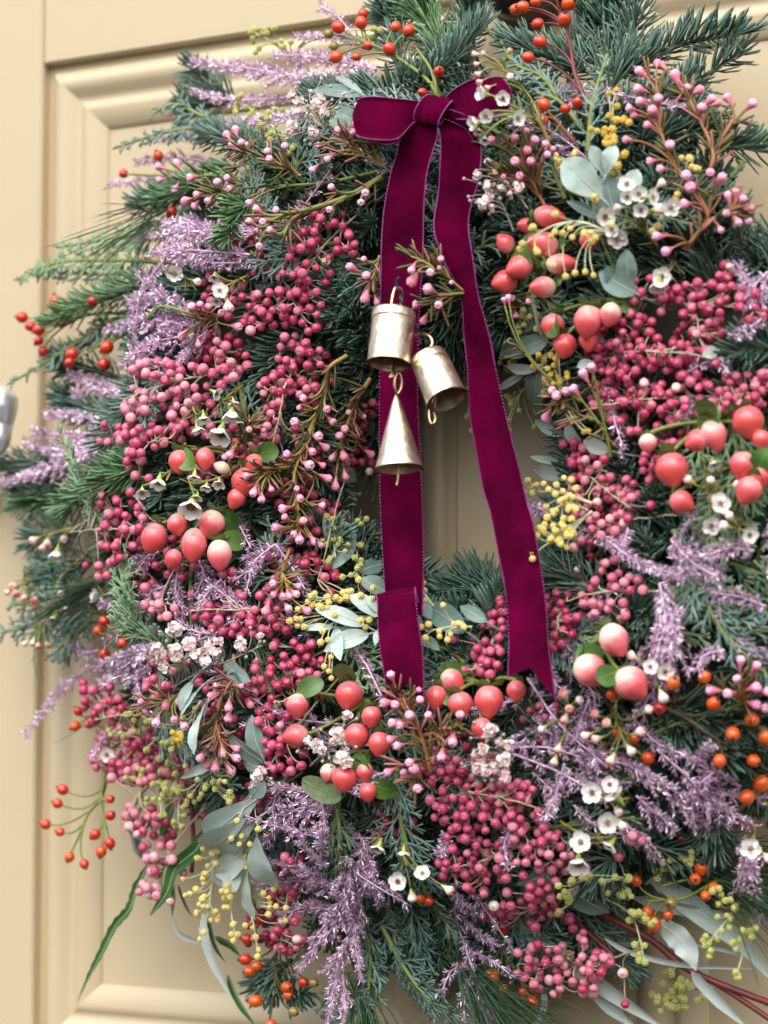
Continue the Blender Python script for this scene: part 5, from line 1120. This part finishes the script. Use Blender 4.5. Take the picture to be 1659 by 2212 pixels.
mimosa([(4, [(720, 330), (690, 420), (640, 520), (560, 620)]), (4, [(700, 350), (600, 380), (520, 380)])], R(4, (600, 250, 3), (650, 255, 2), (585, 290, 2), (660, 320, 2), (585, 320), (520, 370, 3), (545, 430, 4), (505, 435, 2), (550, 495, 2), (600, 540, 4), (540, 600, 4), (580, 630, 4), (690, 570, 4), (640, 560, 2), (670, 645, 2), (615, 600, 2), (535, 690, 2), (540, 745), (650, 730)), 'mimosagreen', .004, label="green yellow mimosa hanging at the edge of the wreath hole")
mimosa([(4, [(760, 360), (710, 420), (670, 480)]), (4, [(760, 360), (740, 460), (760, 560)])], R(4, (660, 450, 5), (720, 450, 5), (690, 530, 3), (730, 525, 3), (790, 560, 4), (760, 560, 3), (760, 660, 3), (860, 740, 3), (820, 690, 2), (785, 510, 2), (650, 160, 3)), 'mimosabright', .008)
mimosa([(4, [(500, 480), (420, 540), (370, 560)])], R(4, (355, 520), (360, 560), (345, 545), (360, 685), (380, 745), (495, 490, 2)), 'mimosagreen', -.012)
mimosa([(4, [(900, 1060), (780, 1020), (680, 1010), (560, 1000)]), (4, [(880, 1090), (800, 1060), (740, 1080)])], R(4, (540, 995), (590, 975), (622, 960), (635, 990), (660, 980), (640, 1015), (690, 975), (710, 1000), (745, 980), (740, 1020), (760, 1050), (700, 1075), (590, 1050), (575, 1040), (800, 1010, 4), (800, 1060, 7), (760, 1100, 4), (790, 955, 2)), 'mimosa', .022, 28, "pale yellow mimosa reaching over the long ribbon tail")
mimosa([(6, [(900, -20), (800, 60), (720, 110), (640, 170)])], R(6, (670, 40, 4), (720, 20, 2), (660, 88), (710, 80, 5), (740, 65), (760, 130, 4), (800, 40, 6), (810, 80, 3), (622, 148), (640, 165), (642, 185)), 'mimosa', .026, 28)
mimosa([(6, [(380, 480), (280, 480), (180, 500)]), (6, [(260, 440), (200, 370), (150, 300)])], R(6, (140, 302), (170, 290), (177, 320), (175, 365), (192, 468), (255, 385), (238, 497), (240, 520), (275, 535), (178, 527), (287, 510), (300, 465), (320, 450, 2), (345, 480), (160, 480)), 'mimosa', .022, 27, "mimosa twig with leaves behind the folded ribbon end")
mimosa([(5, [(1380, -60), (1430, 60), (1450, 180)]), (5, [(1500, 40), (1540, 130), (1540, 260)])], R(5, (1420, 30, 4), (1450, 90, 4), (1400, 130, 3), (1480, 130, 3), (1430, 180, 3), (1545, 130, 2), (1550, 190, 3), (1500, 260, 2), (1530, 240, 3), (1440, 20, 2), (1560, 10, 3)), 'mimosagreen', .004)
mimosa([(5, [(1640, 420), (1500, 370), (1360, 350)]), (5, [(1620, 440), (1500, 430), (1400, 420)])], R(5, (1350, 345, 2), (1370, 380, 3), (1400, 340, 2), (1450, 370, 4), (1490, 330, 3), (1500, 355), (1540, 330, 2), (1550, 275), (1610, 310), (1610, 355), (1595, 450), (1560, 450), (1580, 480), (1430, 410, 2), (1330, 370), (1390, 525, 3), (1430, 610), (1435, 680, 2), (1400, 650), (1275, 430, 4), (1300, 460, 2)), 'mimosa', .014, 27, "yellow mimosa beside silver leaves at the ribbon fold")
mimosa([(5, [(870, 800), (780, 920), (650, 960), (560, 930)])], R(5, (600, 870, 3), (650, 900, 3), (560, 850, 2), (790, 870), (840, 830), (820, 970, 2), (750, 940), (640, 1000, 2), (720, 980), (700, 980), (740, 1010), (800, 1080), (520, 950, 2), (590, 950, 2), (480, 930, 2), (700, 1060, 2)), 'mimosagreen', .010)
mimosa([(5, [(830, 880), (790, 930), (765, 970)])], R(5, (770, 955, 4), (760, 985, 2), (790, 930, 2)), 'mimosabright', .014, 26)
mimosa([(5, [(700, 1000), (760, 1100), (740, 1200)]), (5, [(640, 1060), (640, 1160), (700, 1250)])], R(5, (700, 1080, 4), (760, 1130, 4), (660, 1150, 4), (720, 1200, 4), (800, 1180, 3), (620, 1100, 3), (640, 1230, 3), (700, 1280, 3), (560, 1130, 3)), 'mimosagreen', .004)
mimosa([(8, [(840, 480), (950, 560), (1070, 640), (1120, 800)]), (8, [(960, 560), (1030, 500), (1040, 460)])], R(8, (770, 530, 4), (810, 570, 2), (760, 610, 2), (1030, 470, 4), (950, 515, 3), (1050, 560, 4), (1080, 600, 4), (1110, 640, 4), (1060, 640, 2), (1150, 660, 2), (1105, 770, 2), (1105, 810, 2), (1128, 840), (880, 490, 3), (830, 500, 2)), 'mimosagreen', .010, 30)
mimosa([(8, [(1130, 500), (1230, 430), (1340, 390)])], R(8, (1190, 420, 3), (1250, 420, 4), (1310, 390, 3), (1340, 385, 2), (1190, 470, 2)), 'mimosagreen', .0, 28)
mimosa([(8, [(1560, 560), (1480, 660), (1400, 760)]), (8, [(1600, 620), (1560, 760), (1520, 920)])], R(8, (1460, 670, 5), (1400, 740, 3), (1440, 740), (1400, 790, 3), (1390, 765), (1480, 600, 4), (1580, 720, 5), (1530, 770, 3), (1540, 880, 2), (1515, 910, 2), (1440, 550, 3)), 'mimosagreen', .010, 30)
mimosa([(8, [(1420, 950), (1330, 960), (1220, 1010)]), (8, [(1260, 850), (1240, 900), (1230, 960)])], R(8, (1240, 960, 6), (1300, 940, 6), (1290, 1000, 4), (1200, 1030, 5), (1230, 910, 3), (1380, 1000, 4), (1260, 1050, 3), (1170, 990, 2)), 'mimosagreen', -.030, 30, "green grey mimosa hanging low against the door")

# ---- gypsophila
def gyp(axes, items, lift=.014):
    st = MB(); As = []
    for (r, pts) in axes:
        A = Axis(path(r, pts, (lift - .012, lift - .001))); As.append(A); A.mb.tube(A.p, np.linspace(.0006, .0003, 40), 5)
    e = sprig("gypsophila_sprig", As[0].p[0], "sprig of tiny ruffled pale pink gypsophila blooms on wiry stems")
    for r, x, y, d in items:
        p = S(r, x, y, lift + random.uniform(-.002, .003)); rad = d / 4 * mpp(p) * 1.05
        A = min(As, key=lambda A_: np.min(np.linalg.norm(A_.p - p, axis=1))); a, c = A.join(p, .9); A.mb.tube(bez(a, c, p, 6), .00028, 4)
        place(random.choice(ME_GYP), "bloom", xform(p, unit(p - c), rad), e)
    for k in range(len(items) * 2):                # small unopened knots
        r, x, y, d = random.choice(items); p = S(r, x + random.uniform(-70, 70), y + random.uniform(-60, 60), lift); A = As[0]; a, c = A.join(p, .8); A.mb.tube(bez(a, c, p, 6), .00022, 3); A.mb.inst(sphere_tpl(6, 5), xform(p, (0, 0, 1), .0009))
    for A in As: build(A.mb, "stem", MT['greystem'], e)
gyp([(1, [(1430, 600), (1380, 520), (1330, 450)])], R(1, (1265, 415, 60), (1290, 440, 50), (1380, 430, 66), (1360, 455, 56), (1400, 480, 50), (1270, 545, 60), (1250, 570, 44), (1350, 570, 58), (1300, 480, 44), (1490, 410, 26), (1340, 395, 22)), .010)
gyp([(2, [(560, 1000), (520, 900), (470, 800)]), (2, [(620, 900), (560, 820), (480, 760)])], R(2, (448, 698, 36), (405, 760, 52), (450, 805, 52), (460, 840, 54), (435, 875, 64), (465, 897, 36), (580, 810, 56), (510, 810, 44), (480, 745, 26), (425, 890, 44)), .020)
gyp([(5, [(745, 740), (850, 680), (1000, 620), (1130, 560)]), (5, [(820, 680), (780, 620), (760, 540)])], R(5, (750, 490, 74), (680, 570, 64), (690, 600, 58), (760, 575, 68), (765, 610, 60), (820, 560, 66), (845, 600, 62), (710, 650, 60), (885, 630, 56), (905, 570, 60), (930, 590, 52), (1040, 550, 58), (1125, 520, 44), (945, 540, 42), (800, 545, 50), (660, 590, 40), (870, 590, 48), (1050, 575, 36)), .016)
gyp([(5, [(1340, 1080), (1420, 1000), (1490, 900)])], R(5, (1460, 940, 68), (1480, 960, 56), (1370, 990, 66), (1390, 1010, 50), (1475, 1045, 72), (1500, 1065, 56), (1500, 860, 50), (1330, 970, 40), (1440, 970, 40)), .014)
gyp([(6, [(540, 1110), (500, 1010), (460, 920)])], R(6, (460, 920, 66), (430, 1010, 64), (400, 1030, 50), (520, 1050, 70), (540, 990, 54), (500, 980, 44), (420, 1060, 50), (480, 1090, 60), (440, 945, 40)) + R(8, (440, 10, 60), (520, 35, 66), (400, 5, 50)), .014)
gyp([(7, [(1130, 60), (1110, 30), (1090, 10)])], R(7, (1110, 30, 60), (1095, 75, 30), (1130, 10, 40)), .010)

# ---- leaves
def leaves(name, items, m, label, stem=None, shape='ovate', lift=.006, fold=.22, wav=.02):
    e = sprig(name, S(items[0][0], items[0][1], items[0][2]), label); st = MB()
    for (r, x0, y0, x1, y1, w) in items:
        a, b = S(r, x0, y0, lift - .004), S(r, x1, y1, lift + random.uniform(-.003, .006)); mid = (a + b) / 2 + outward(a) * np.linalg.norm(b - a) * random.uniform(.04, .14)
        mb = MB(); leaf_mb(mb, [a, mid, b], w / 2 * mpp(a) * (1.32 if shape == 'obovate' else 1.1), N=unit(outward(mid) + RNG.normal(0, .22, 3)), fold=fold * random.uniform(.4, 1.4), wav=wav, shape=shape, na=14); ax = unit(a - b); inn = -outward(a); mb.tube(bez(a + (b - a) * .05, a + ax * .006, a + ax * .012 + inn * .016, 6), .0006, 5); build(mb, "leaf", [MT[m], MT['rib']], e)
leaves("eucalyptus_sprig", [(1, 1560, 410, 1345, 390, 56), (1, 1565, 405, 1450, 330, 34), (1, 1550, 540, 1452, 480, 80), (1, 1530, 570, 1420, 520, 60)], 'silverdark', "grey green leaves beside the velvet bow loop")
leaves("silver_leaf_sprig", [(2, 945, 860, 772, 690, 115), (2, 940, 745, 892, 628, 54), (2, 955, 760, 1003, 628, 58), (2, 1060, 840, 1095, 730, 60)], 'silver', "broad pale silver leaves above white wax flowers", lift=.018, shape='obovate')
leaves("silver_leaf_sprig", [(2, 1000, 930, 950, 730, 110), (2, 950, 945, 788, 868, 44), (4, 1060, 110, 1050, -40, 84), (4, 1085, 150, 930, 60, 100), (4, 1010, 130, 960, 30, 60)], 'silverdark', "dark grey leaves behind white wax flowers", lift=.010)
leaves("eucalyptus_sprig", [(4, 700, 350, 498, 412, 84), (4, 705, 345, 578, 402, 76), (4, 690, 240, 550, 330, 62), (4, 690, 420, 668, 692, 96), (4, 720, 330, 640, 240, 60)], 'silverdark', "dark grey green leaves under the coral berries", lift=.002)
leaves("silver_leaf_sprig", [(4, 660, 478, 528, 464, 46), (4, 605, 500, 488, 572, 32), (4, 900, 450, 833, 470, 44), (4, 1440, 400, 1375, 420, 52)], 'silver', "narrow silver leaves at the hole's edge", lift=.006)
leaves("silver_leaf_sprig", [(4, 785, 760, 648, 700, 54), (4, 850, 810, 788, 700, 66), (4, 970, 830, 860, 790, 66), (4, 780, 885, 630, 858, 30), (4, 800, 945, 648, 912, 62)], 'silver', "silver leaves standing into the wreath hole", lift=-.002)
leaves("eucalyptus_sprig", [(5, 1480, 130, 1395, 10, 70), (5, 1450, 20, 1525, 165, 96), (5, 1530, 100, 1425, 235, 76), (5, 1650, 210, 1545, 245, 66), (5, 1670, 330, 1555, 275, 80), (3, 1440, 900, 1540, 965, 70)], 'silverdark', "dark rounded leaves along the wreath hole", lift=.0)
leaves("silver_leaf_sprig", [(5, 1570, 470, 1360, 400, 66), (5, 1630, 430, 1508, 338, 76), (5, 1590, 510, 1398, 585, 74), (5, 1450, 488, 1472, 625, 62), (5, 1440, 480, 1298, 488, 32), (5, 1650, 420, 1580, 345, 44), (5, 1655, 480, 1620, 560, 40)], 'silver', "fan of silver leaves at the ribbon fold", lift=.012)
leaves("silver_leaf_sprig", [(5, 870, 850, 838, 1032, 76), (5, 850, 760, 780, 862, 44), (5, 830, 715, 778, 842, 42), (5, 900, 800, 880, 900, 40), (7, 1000, -60, 780, 45, 40)], 'silver', "hanging pale silver leaves under gypsophila", lift=.010)
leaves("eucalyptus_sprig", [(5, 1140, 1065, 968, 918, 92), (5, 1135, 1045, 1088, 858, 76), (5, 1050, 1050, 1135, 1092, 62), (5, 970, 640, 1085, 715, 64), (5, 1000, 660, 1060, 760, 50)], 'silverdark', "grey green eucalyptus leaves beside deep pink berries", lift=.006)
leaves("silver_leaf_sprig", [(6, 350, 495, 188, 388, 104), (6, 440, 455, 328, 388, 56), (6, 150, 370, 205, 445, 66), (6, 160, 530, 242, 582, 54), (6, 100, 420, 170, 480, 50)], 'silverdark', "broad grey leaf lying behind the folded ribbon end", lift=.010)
leaves("silver_leaf_sprig", [(7, 1115, 130, 888, 312, 118), (7, 1115, 215, 888, 352, 126), (7, 1095, 350, 915, 442, 112), (7, 1045, 465, 915, 470, 72), (7, 1045, 460, 968, 525, 60), (7, 1068, 430, 1102, 655, 104), (7, 1110, 300, 1190, 515, 108), (7, 1085, 125, 1145, 55, 66)], 'silver', "cluster of broad powdery silver leaves under mimosa", lift=.008, shape='obovate')
leaves("eucalyptus_sprig", [(7, 590, 250, 645, 410, 96), (7, 570, 245, 600, 380, 60), (7, 590, 150, 560, 290, 60)], 'silverdark', "dark teal round leaf behind pale pink berries", lift=-.022)
leaves("silver_leaf_sprig", [(8, 745, 430, 568, 502, 66), (8, 800, 515, 975, 625, 116), (8, 940, 530, 1045, 498, 64), (8, 690, 440, 740, 500, 50)], 'silverdark', "smooth grey leaves beside the hanging berries", lift=-.004)

def strap(r, pts, w, m, lift=(.0, .0), name="long_leaf", label=None, serr=0.0, wav=.0, twist=0.0, fold=.3, na=26):
    mb = MB(); p = path(r, pts, lift); leaf_mb(mb, p, w / 2 * mpp(p[0]), fold=fold, wav=wav, serr=serr, shape='strap', na=na, twist=twist)
    o = build(mb, name, [MT[m], MT['rib']], wreath)
    if label: o["label"] = label
strap(7, [(650, 400), (590, 520), (560, 610), (500, 680), (440, 800), (390, 890), (333, 1015)], 44, 'green', (-.014, -.004), label="long notched dark green leaf hanging in front of the door", serr=.45, fold=.5)
strap(7, [(895, 255), (850, 350), (760, 430), (720, 540), (648, 638)], 66, 'green', (.0, .006), label="smooth curved green leaf beside pale pink berries")
strap(7, [(750, 150), (720, 240), (690, 300)], 54, 'green', (-.012, -.008)); strap(7, [(740, 460), (752, 540), (745, 645)], 34, 'green', (-.016, -.014)); strap(7, [(770, 500), (800, 580), (832, 645)], 28, 'green', (-.016, -.014))
strap(7, [(930, 730), (1000, 765), (1045, 815)], 44, 'green', (-.016, -.014)); strap(7, [(985, 890), (1030, 1000), (1110, 1120)], 54, 'green', (-.006, .0)); strap(7, [(900, 640), (930, 760), (975, 840)], 36, 'green', (-.010, -.008))
strap(7, [(880, 630), (890, 740), (920, 830), (960, 910), (1005, 1010)], 78, 'strap', (-.006, -.002), serr=.4, fold=.2, label="silver underside of a notched leaf hanging below mimosa"); strap(7, [(748, 640), (780, 715), (880, 760)], 40, 'strap', (-.012, -.012))
strap(8, [(560, 680), (700, 760), (1000, 980), (1220, 1130)], 84, 'strap', (-.010, -.004), label="long silver strap leaf behind the hanging berries"); strap(8, [(860, 860), (950, 1000), (1100, 1130)], 74, 'silver', (-.016, -.010))
strap(8, [(692, 940), (692, 1030), (655, 1130)], 28, 'silver', (-.012, -.012)); strap(8, [(950, 735), (1080, 800), (1300, 850), (1620, 868)], 30, 'silver', (-.012, -.006)); strap(8, [(1080, 560), (1300, 608), (1520, 640)], 66, 'silver', (-.014, -.008))
strap(8, [(1190, 500), (1400, 650), (1550, 750), (1690, 930)], 96, 'silver', (-.012, -.004)); strap(8, [(1330, 880), (1420, 980), (1580, 1130)], 54, 'strap', (-.008, -.002)); strap(8, [(1150, 480), (1290, 540), (1420, 620)], 80, 'silver', (-.014, -.010))
strap(8, [(1185, 670), (1260, 720), (1310, 780), (1350, 875)], 116, 'strap', (.0, .004), wav=.06, fold=.15, label="short broad whitish leaf with crinkled edge"); strap(8, [(1340, 760), (1450, 780), (1600, 820)], 24, 'silver', (-.012, -.010))
strap(5, [(158, 500), (150, 620), (165, 690), (190, 770)], 16, 'green', (-.016, -.016)); strap(5, [(400, 870), (300, 950), (208, 992)], 8, 'silverdark', (-.014, -.012)); strap(8, [(560, 640), (600, 720), (640, 800)], 60, 'silver', (-.012, -.008))
for r, pts, w in ((8, [(900, 610), (1150, 740), (1330, 880), (1690, 1025)], .0016), (8, [(1300, 855), (1480, 960), (1690, 1100)], .0013), (8, [(740, 570), (850, 680), (990, 810)], .0012), (7, [(820, 60), (835, 300), (828, 450)], .0012), (8, [(1280, 300), (1360, 380), (1480, 420)], .0016)):
    mb = MB(); p = spline(path(r, pts, (-.014, -.010)), 24); mb.tube(p, w, 8); o = build(mb, "bare_stem", MT['redstem'], wreath); o["label"] = "bare dark red stem"

# ------------------------------------------------------------------ velvet ribbon bow
bow = empty("ribbon_bow", plane(941, 241, .118)); tag(bow, "deep plum velvet ribbon tied in a bow with two long tails", "ribbon")
def ribbon(name, rows, n=90, across=8, notch=None, cup=.0, fold_up=None):
    # rows: (left px, left py, left h, right px, right py, right h)
    Lp = spline([plane(a, b, h) for a, b, h, *_ in rows], n); Rp = spline([plane(a, b, h) for *_, a, b, h in rows], n)
    if notch is not None:                          # swallow tail: the last stretch is cut in a v
        pass
    v = []
    for i in range(n):
        c = Lp[i] - Rp[i]; nn = unit(np.cross(tangents(Lp)[i], c)); nn = nn if nn[1] < 0 else -nn
        for j in range(across + 1):
            s_ = j / across; v.append(Lp[i] * (1 - s_) + Rp[i] * s_ + nn * ((cup + .0011 * math.sin(i * .11 + len(rows))) * 4 * s_ * (1 - s_) + .0007 * math.sin(i * .17 + s_ * 2.2)))
    v = np.array(v); q = [(i * (across + 1) + j, i * (across + 1) + j + 1, (i + 1) * (across + 1) + j + 1, (i + 1) * (across + 1) + j) for i in range(n - 1) for j in range(across)]
    mb = MB(); k = across + 1
    if notch is not None:
        npt = plane(*notch)
        # push the end edge down to the two points: replace last rows by stretched ones
        m = 10; Tl, Tr = v[-k], v[-1]
        base = [v[-k * m + j] for j in range(k)]
        for i in range(m):
            t = i / (m - 1)
            for j in range(k):
                s_ = j / across; u = abs(s_ - .5) * 2; side = Tl if s_ < .5 else Tr; end = npt * (1 - u) + side * u
                v[-k * m + i * k + j] = base[j] * (1 - t) + end * t
    v2 = v + np.array([0, .0005, 0])
    N0 = len(v); allv = np.vstack([v, v2]); qq = np.array(q); back = qq[:, ::-1] + N0
    rim = [j for j in range(across + 1)] + [i * k + across for i in range(1, n)] + [(n - 1) * k + j for j in range(across - 1, -1, -1)] + [i * k for i in range(n - 2, 0, -1)]
    side = [(rim[i], rim[(i + 1) % len(rim)], rim[(i + 1) % len(rim)] + N0, rim[i] + N0) for i in range(len(rim))]
    mb.add(allv, quads=np.vstack([qq, back, np.array(side)])); o = build(mb, name, MT['velvet'], bow)
    for col in (0, across):
        e = np.array([v[i * k + col] for i in range(n)]); ln = plen(e); m = int(ln / .00095); pts = np.array([e[min(n - 1, int(t * (n - 1)))] * (1 - (t * (n - 1)) % 1) + e[min(n - 1, int(t * (n - 1)) + 1)] * ((t * (n - 1)) % 1) for t in np.linspace(0, 1, m)])
        eb = MB(); tp = sphere_tpl(5, 4)
        for p in pts: eb.inst(tp, xform(p + np.array([0, -.0001, 0]), (0, -1, 0), .00044))
        build(eb, "edging", MT['edging'], o)
    return o
hT = .110
ribbon("tail", [(893, 232, .114, 925, 228, .116), (874, 269, .116, 944, 282, .118), (860, 324, .1145, 934, 326, .1165), (842, 379, .112, 924, 372, .114), (831, 445, .110, 918, 438, .112), (827, 511, .108, 914, 500, .110), (824, 577, .107, 911, 572, .109), (820, 690, .106, 906, 690, .108),
                (820, 850, .104, 904, 850, .106), (822, 1000, .103, 908, 1000, .105), (825, 1150, .104, 913, 1150, .105), (830, 1280, .106, 915, 1280, .107), (832, 1330, .1065, 915, 1330, .1075)], 110)
ribbon("tail_end", [(822, 1310, .1085, 905, 1300, .109), (813, 1290, .110, 898, 1279, .1105), (812, 1284, .1135, 897, 1273, .1135), (814, 1297, .1170, 899, 1287, .1165), (817, 1350, .1195, 905, 1345, .1195), (824, 1410, .121, 911, 1405, .121), (831, 1470, .122, 915, 1465, .122), (836, 1538, .123, 917, 1524, .123)], 70, notch=(875, 1474, .1225))
ribbon("tail", [(945, 262, .116, 1000, 262, .112), (951, 289, .117, 1034, 302, .1135), (953, 318, .1165, 1039, 326, .114), (950, 357, .1155, 1038, 360, .1135), (946, 423, .115, 1031, 405, .1115), (939, 467, .116, 1018, 447, .1105), (939, 502, .116, 1012, 480, .110), (946, 527, .115, 1014, 513, .1105), (959, 566, .112, 1023, 566, .111),
                (994, 640, .108, 1037, 642, .113), (1004, 722, .106, 1057, 722, .112), (1012, 797, .105, 1069, 797, .110), (1015, 897, .105, 1094, 907, .108), (1027, 972, .106, 1117, 990, .108), (1044, 1057, .108, 1139, 1082, .109), (1062, 1115, .110, 1149, 1120, .110), (1079, 1205, .114, 1164, 1205, .113), (1092, 1280, .117, 1179, 1305, .116),
                (1099, 1395, .121, 1188, 1415, .120), (1098, 1463, .123, 1201, 1512, .124)], 150, notch=(1144, 1442, .1235))
ribbon("loop", [(925, 222, .1175, 925, 254, .1175), (905, 219, .121, 893, 266, .121), (860, 214, .1255, 860, 298, .1255), (815, 209, .1265, 815, 302, .1265), (782, 210, .1245, 778, 296, .1245), (774, 218, .119, 776, 286, .119), (786, 224, .112, 790, 298, .112), (830, 228, .109, 832, 312, .109), (880, 232, .110, 880, 300, .110), (930, 236, .1135, 930, 260, .1135)], 70, cup=.001)
ribbon("loop", [(962, 214, .1175, 968, 250, .1175), (980, 196, .121, 992, 258, .121), (1010, 177, .1245, 1030, 256, .1245), (1045, 165, .1255, 1062, 250, .1255), (1072, 162, .1235, 1094, 240, .1235), (1086, 170, .118, 1100, 222, .118), (1078, 178, .111, 1086, 228, .111), (1040, 190, .109, 1046, 252, .109), (990, 212, .110, 994, 256, .110), (950, 226, .1135, 955, 254, .1135)], 70, cup=.001)
ribbon("loop_fold", [(955, 232, .1185, 962, 256, .1185), (985, 240, .121, 985, 268, .119), (1012, 252, .121, 1008, 282, .117), (1030, 276, .117, 1022, 300, .1145)], 30, cup=.0015)
kc = plane(938, 239, .121); mb = MB(); v = []; NU, NV = 40, 14; u0 = mpp(kc)
for i in range(NU):
    a = 2 * math.pi * i / NU
    for j in range(NV + 1):
        s_ = j / NV - .5; w = 31 * (1 + .18 * math.cos(a)) ; cr = 1 + .05 * math.sin(j * 1.5 + a * 2) - .10 * abs(s_) * 2
        lx = s_ * 2 * w * .92 + 9 * math.sin(a); lz = 34 * math.sin(a) * cr; ly = 27 * math.cos(a) * cr
        c_, s2 = math.cos(-.32), math.sin(-.32)
        v.append(kc + np.array([(lx * c_ - lz * s2) * u0, -ly * u0 * .72, (lx * s2 + lz * c_) * u0]))
q = [(i * (NV + 1) + j, ((i + 1) % NU) * (NV + 1) + j, ((i + 1) % NU) * (NV + 1) + j + 1, i * (NV + 1) + j + 1) for i in range(NU) for j in range(NV)]
mb.add(v, quads=q); kn_ = build(mb, "knot", MT['velvet'], bow)
for col in (0, NV):
    eb = MB(); tp = sphere_tpl(5, 4); e = [v[i * (NV + 1) + col] for i in range(NU)]
    for i in range(NU):
        for f in (0, .5): eb.inst(tp, xform(e[i] * (1 - f) + e[(i + 1) % NU] * f, (0, -1, 0), .00044))
    build(eb, "edging", MT['edging'], kn_)

# ------------------------------------------------------------------ three bells
def screen(px, py, h): return plane(px, py, h)
def bell(label, top, bot, prof, loop, clap, wire, h=.128, tilt=.0):
    a, b = screen(*top, h), screen(*bot, h + tilt); ax = unit(a - b); L = np.linalg.norm(a - b); u = mpp(a)
    e = empty("bell", b); tag(e, label, "bell")
    mb = MB(); P = [(r * u, z * L) for r, z in prof]; th = .0009
    inner = [(max(.0005, r - th), z - (th if z > .9 * L else 0)) for r, z in P[::-1]]
    lathe(mb, P + inner, b, ax, 40, wob=.012); build(mb, "body", MT['gold'], e)
    mb = MB(); mb.tube(spline([screen(x, y, h + d) for x, y, d in loop], 30), .00075, 8); build(mb, "hanging_loop", MT['brass'], e)
    mb = MB(); mb.tube(spline([screen(x, y, h + d) for x, y, d in clap], 30), .00062, 8); build(mb, "clapper", MT['brass'], e)
    if wire:
        mb = MB()
        for o_ in (0, 1.6): mb.tube(spline([screen(x + o_, y + o_ * .6, h + d) for x, y, d in wire], 24), .00040, 6)
        build(mb, "wire", MT['wire'], e)
cyl = [(47.5, 0), (47.0, .03), (46.5, .35), (46, .70), (45.8, .79), (44.6, .80), (46.9, .815), (47.6, .84), (47.2, .95), (45.5, .985), (41, 1.0), (20, 1.03), (.5, 1.04)]
bell("upper cylindrical gold bell with a capped top hanging on the plum ribbon", (851, 672), (840, 786), cyl,
     [(850, 668, .004), (846, 655, .004), (852, 626, .002), (860, 621, .0), (868, 630, -.002), (867, 652, -.004), (865, 668, -.004)],
     [(848, 740, .0), (850, 790, .004), (846, 806, .006), (842, 814, .007), (847, 814, .007), (851, 802, .005), (850, 780, .0)],
     [(862, 598, -.006), (855, 606, -.004), (858, 622, .003), (867, 632, .0), (864, 645, .002), (870, 660, .0), (880, 672, -.004), (898, 702, -.008), (905, 722, -.004)], .131, .006)
cyl2 = [(45, 0), (44.6, .03), (43.4, .35), (41.6, .72), (41.0, .81), (39.5, .82), (40.8, .835), (40.6, .86), (39.6, .95), (37.5, .985), (33, 1.0), (15, 1.03), (.5, 1.04)]
bell("tilted cylindrical gold bell leaning against the upper bell", (924, 769), (965, 863), cyl2,
     [(920, 768, .002), (930, 752, .002), (934, 738, .001), (927, 726, .0), (912, 721, -.002), (898, 724, -.005)],
     [(944, 845, .0), (929, 880, .002), (928, 902, .003), (932, 914, .004), (938, 913, .004), (941, 900, .003), (938, 884, .002), (942, 850, .0)], None, .127, .005)
cone = [(52, 0), (51.2, .02), (43, .18), (33.5, .40), (22, .64), (11, .86), (4.2, .965), (2.5, .995), (.4, 1.0)]
bell("narrow cone shaped gold bell hanging lowest", (856, 850), (862, 1012), cone,
     [(858, 853, .0), (853, 838, .001), (854, 818, .001), (861, 804, .0), (868, 820, -.001), (867, 838, -.001), (859, 852, .0)],
     [(861, 960, .0), (861, 1012, .0), (860, 1030, .0), (857, 1049, .001)], [(861, 804, .0), (862, 796, -.002), (858, 760, -.004)], .129, .004)
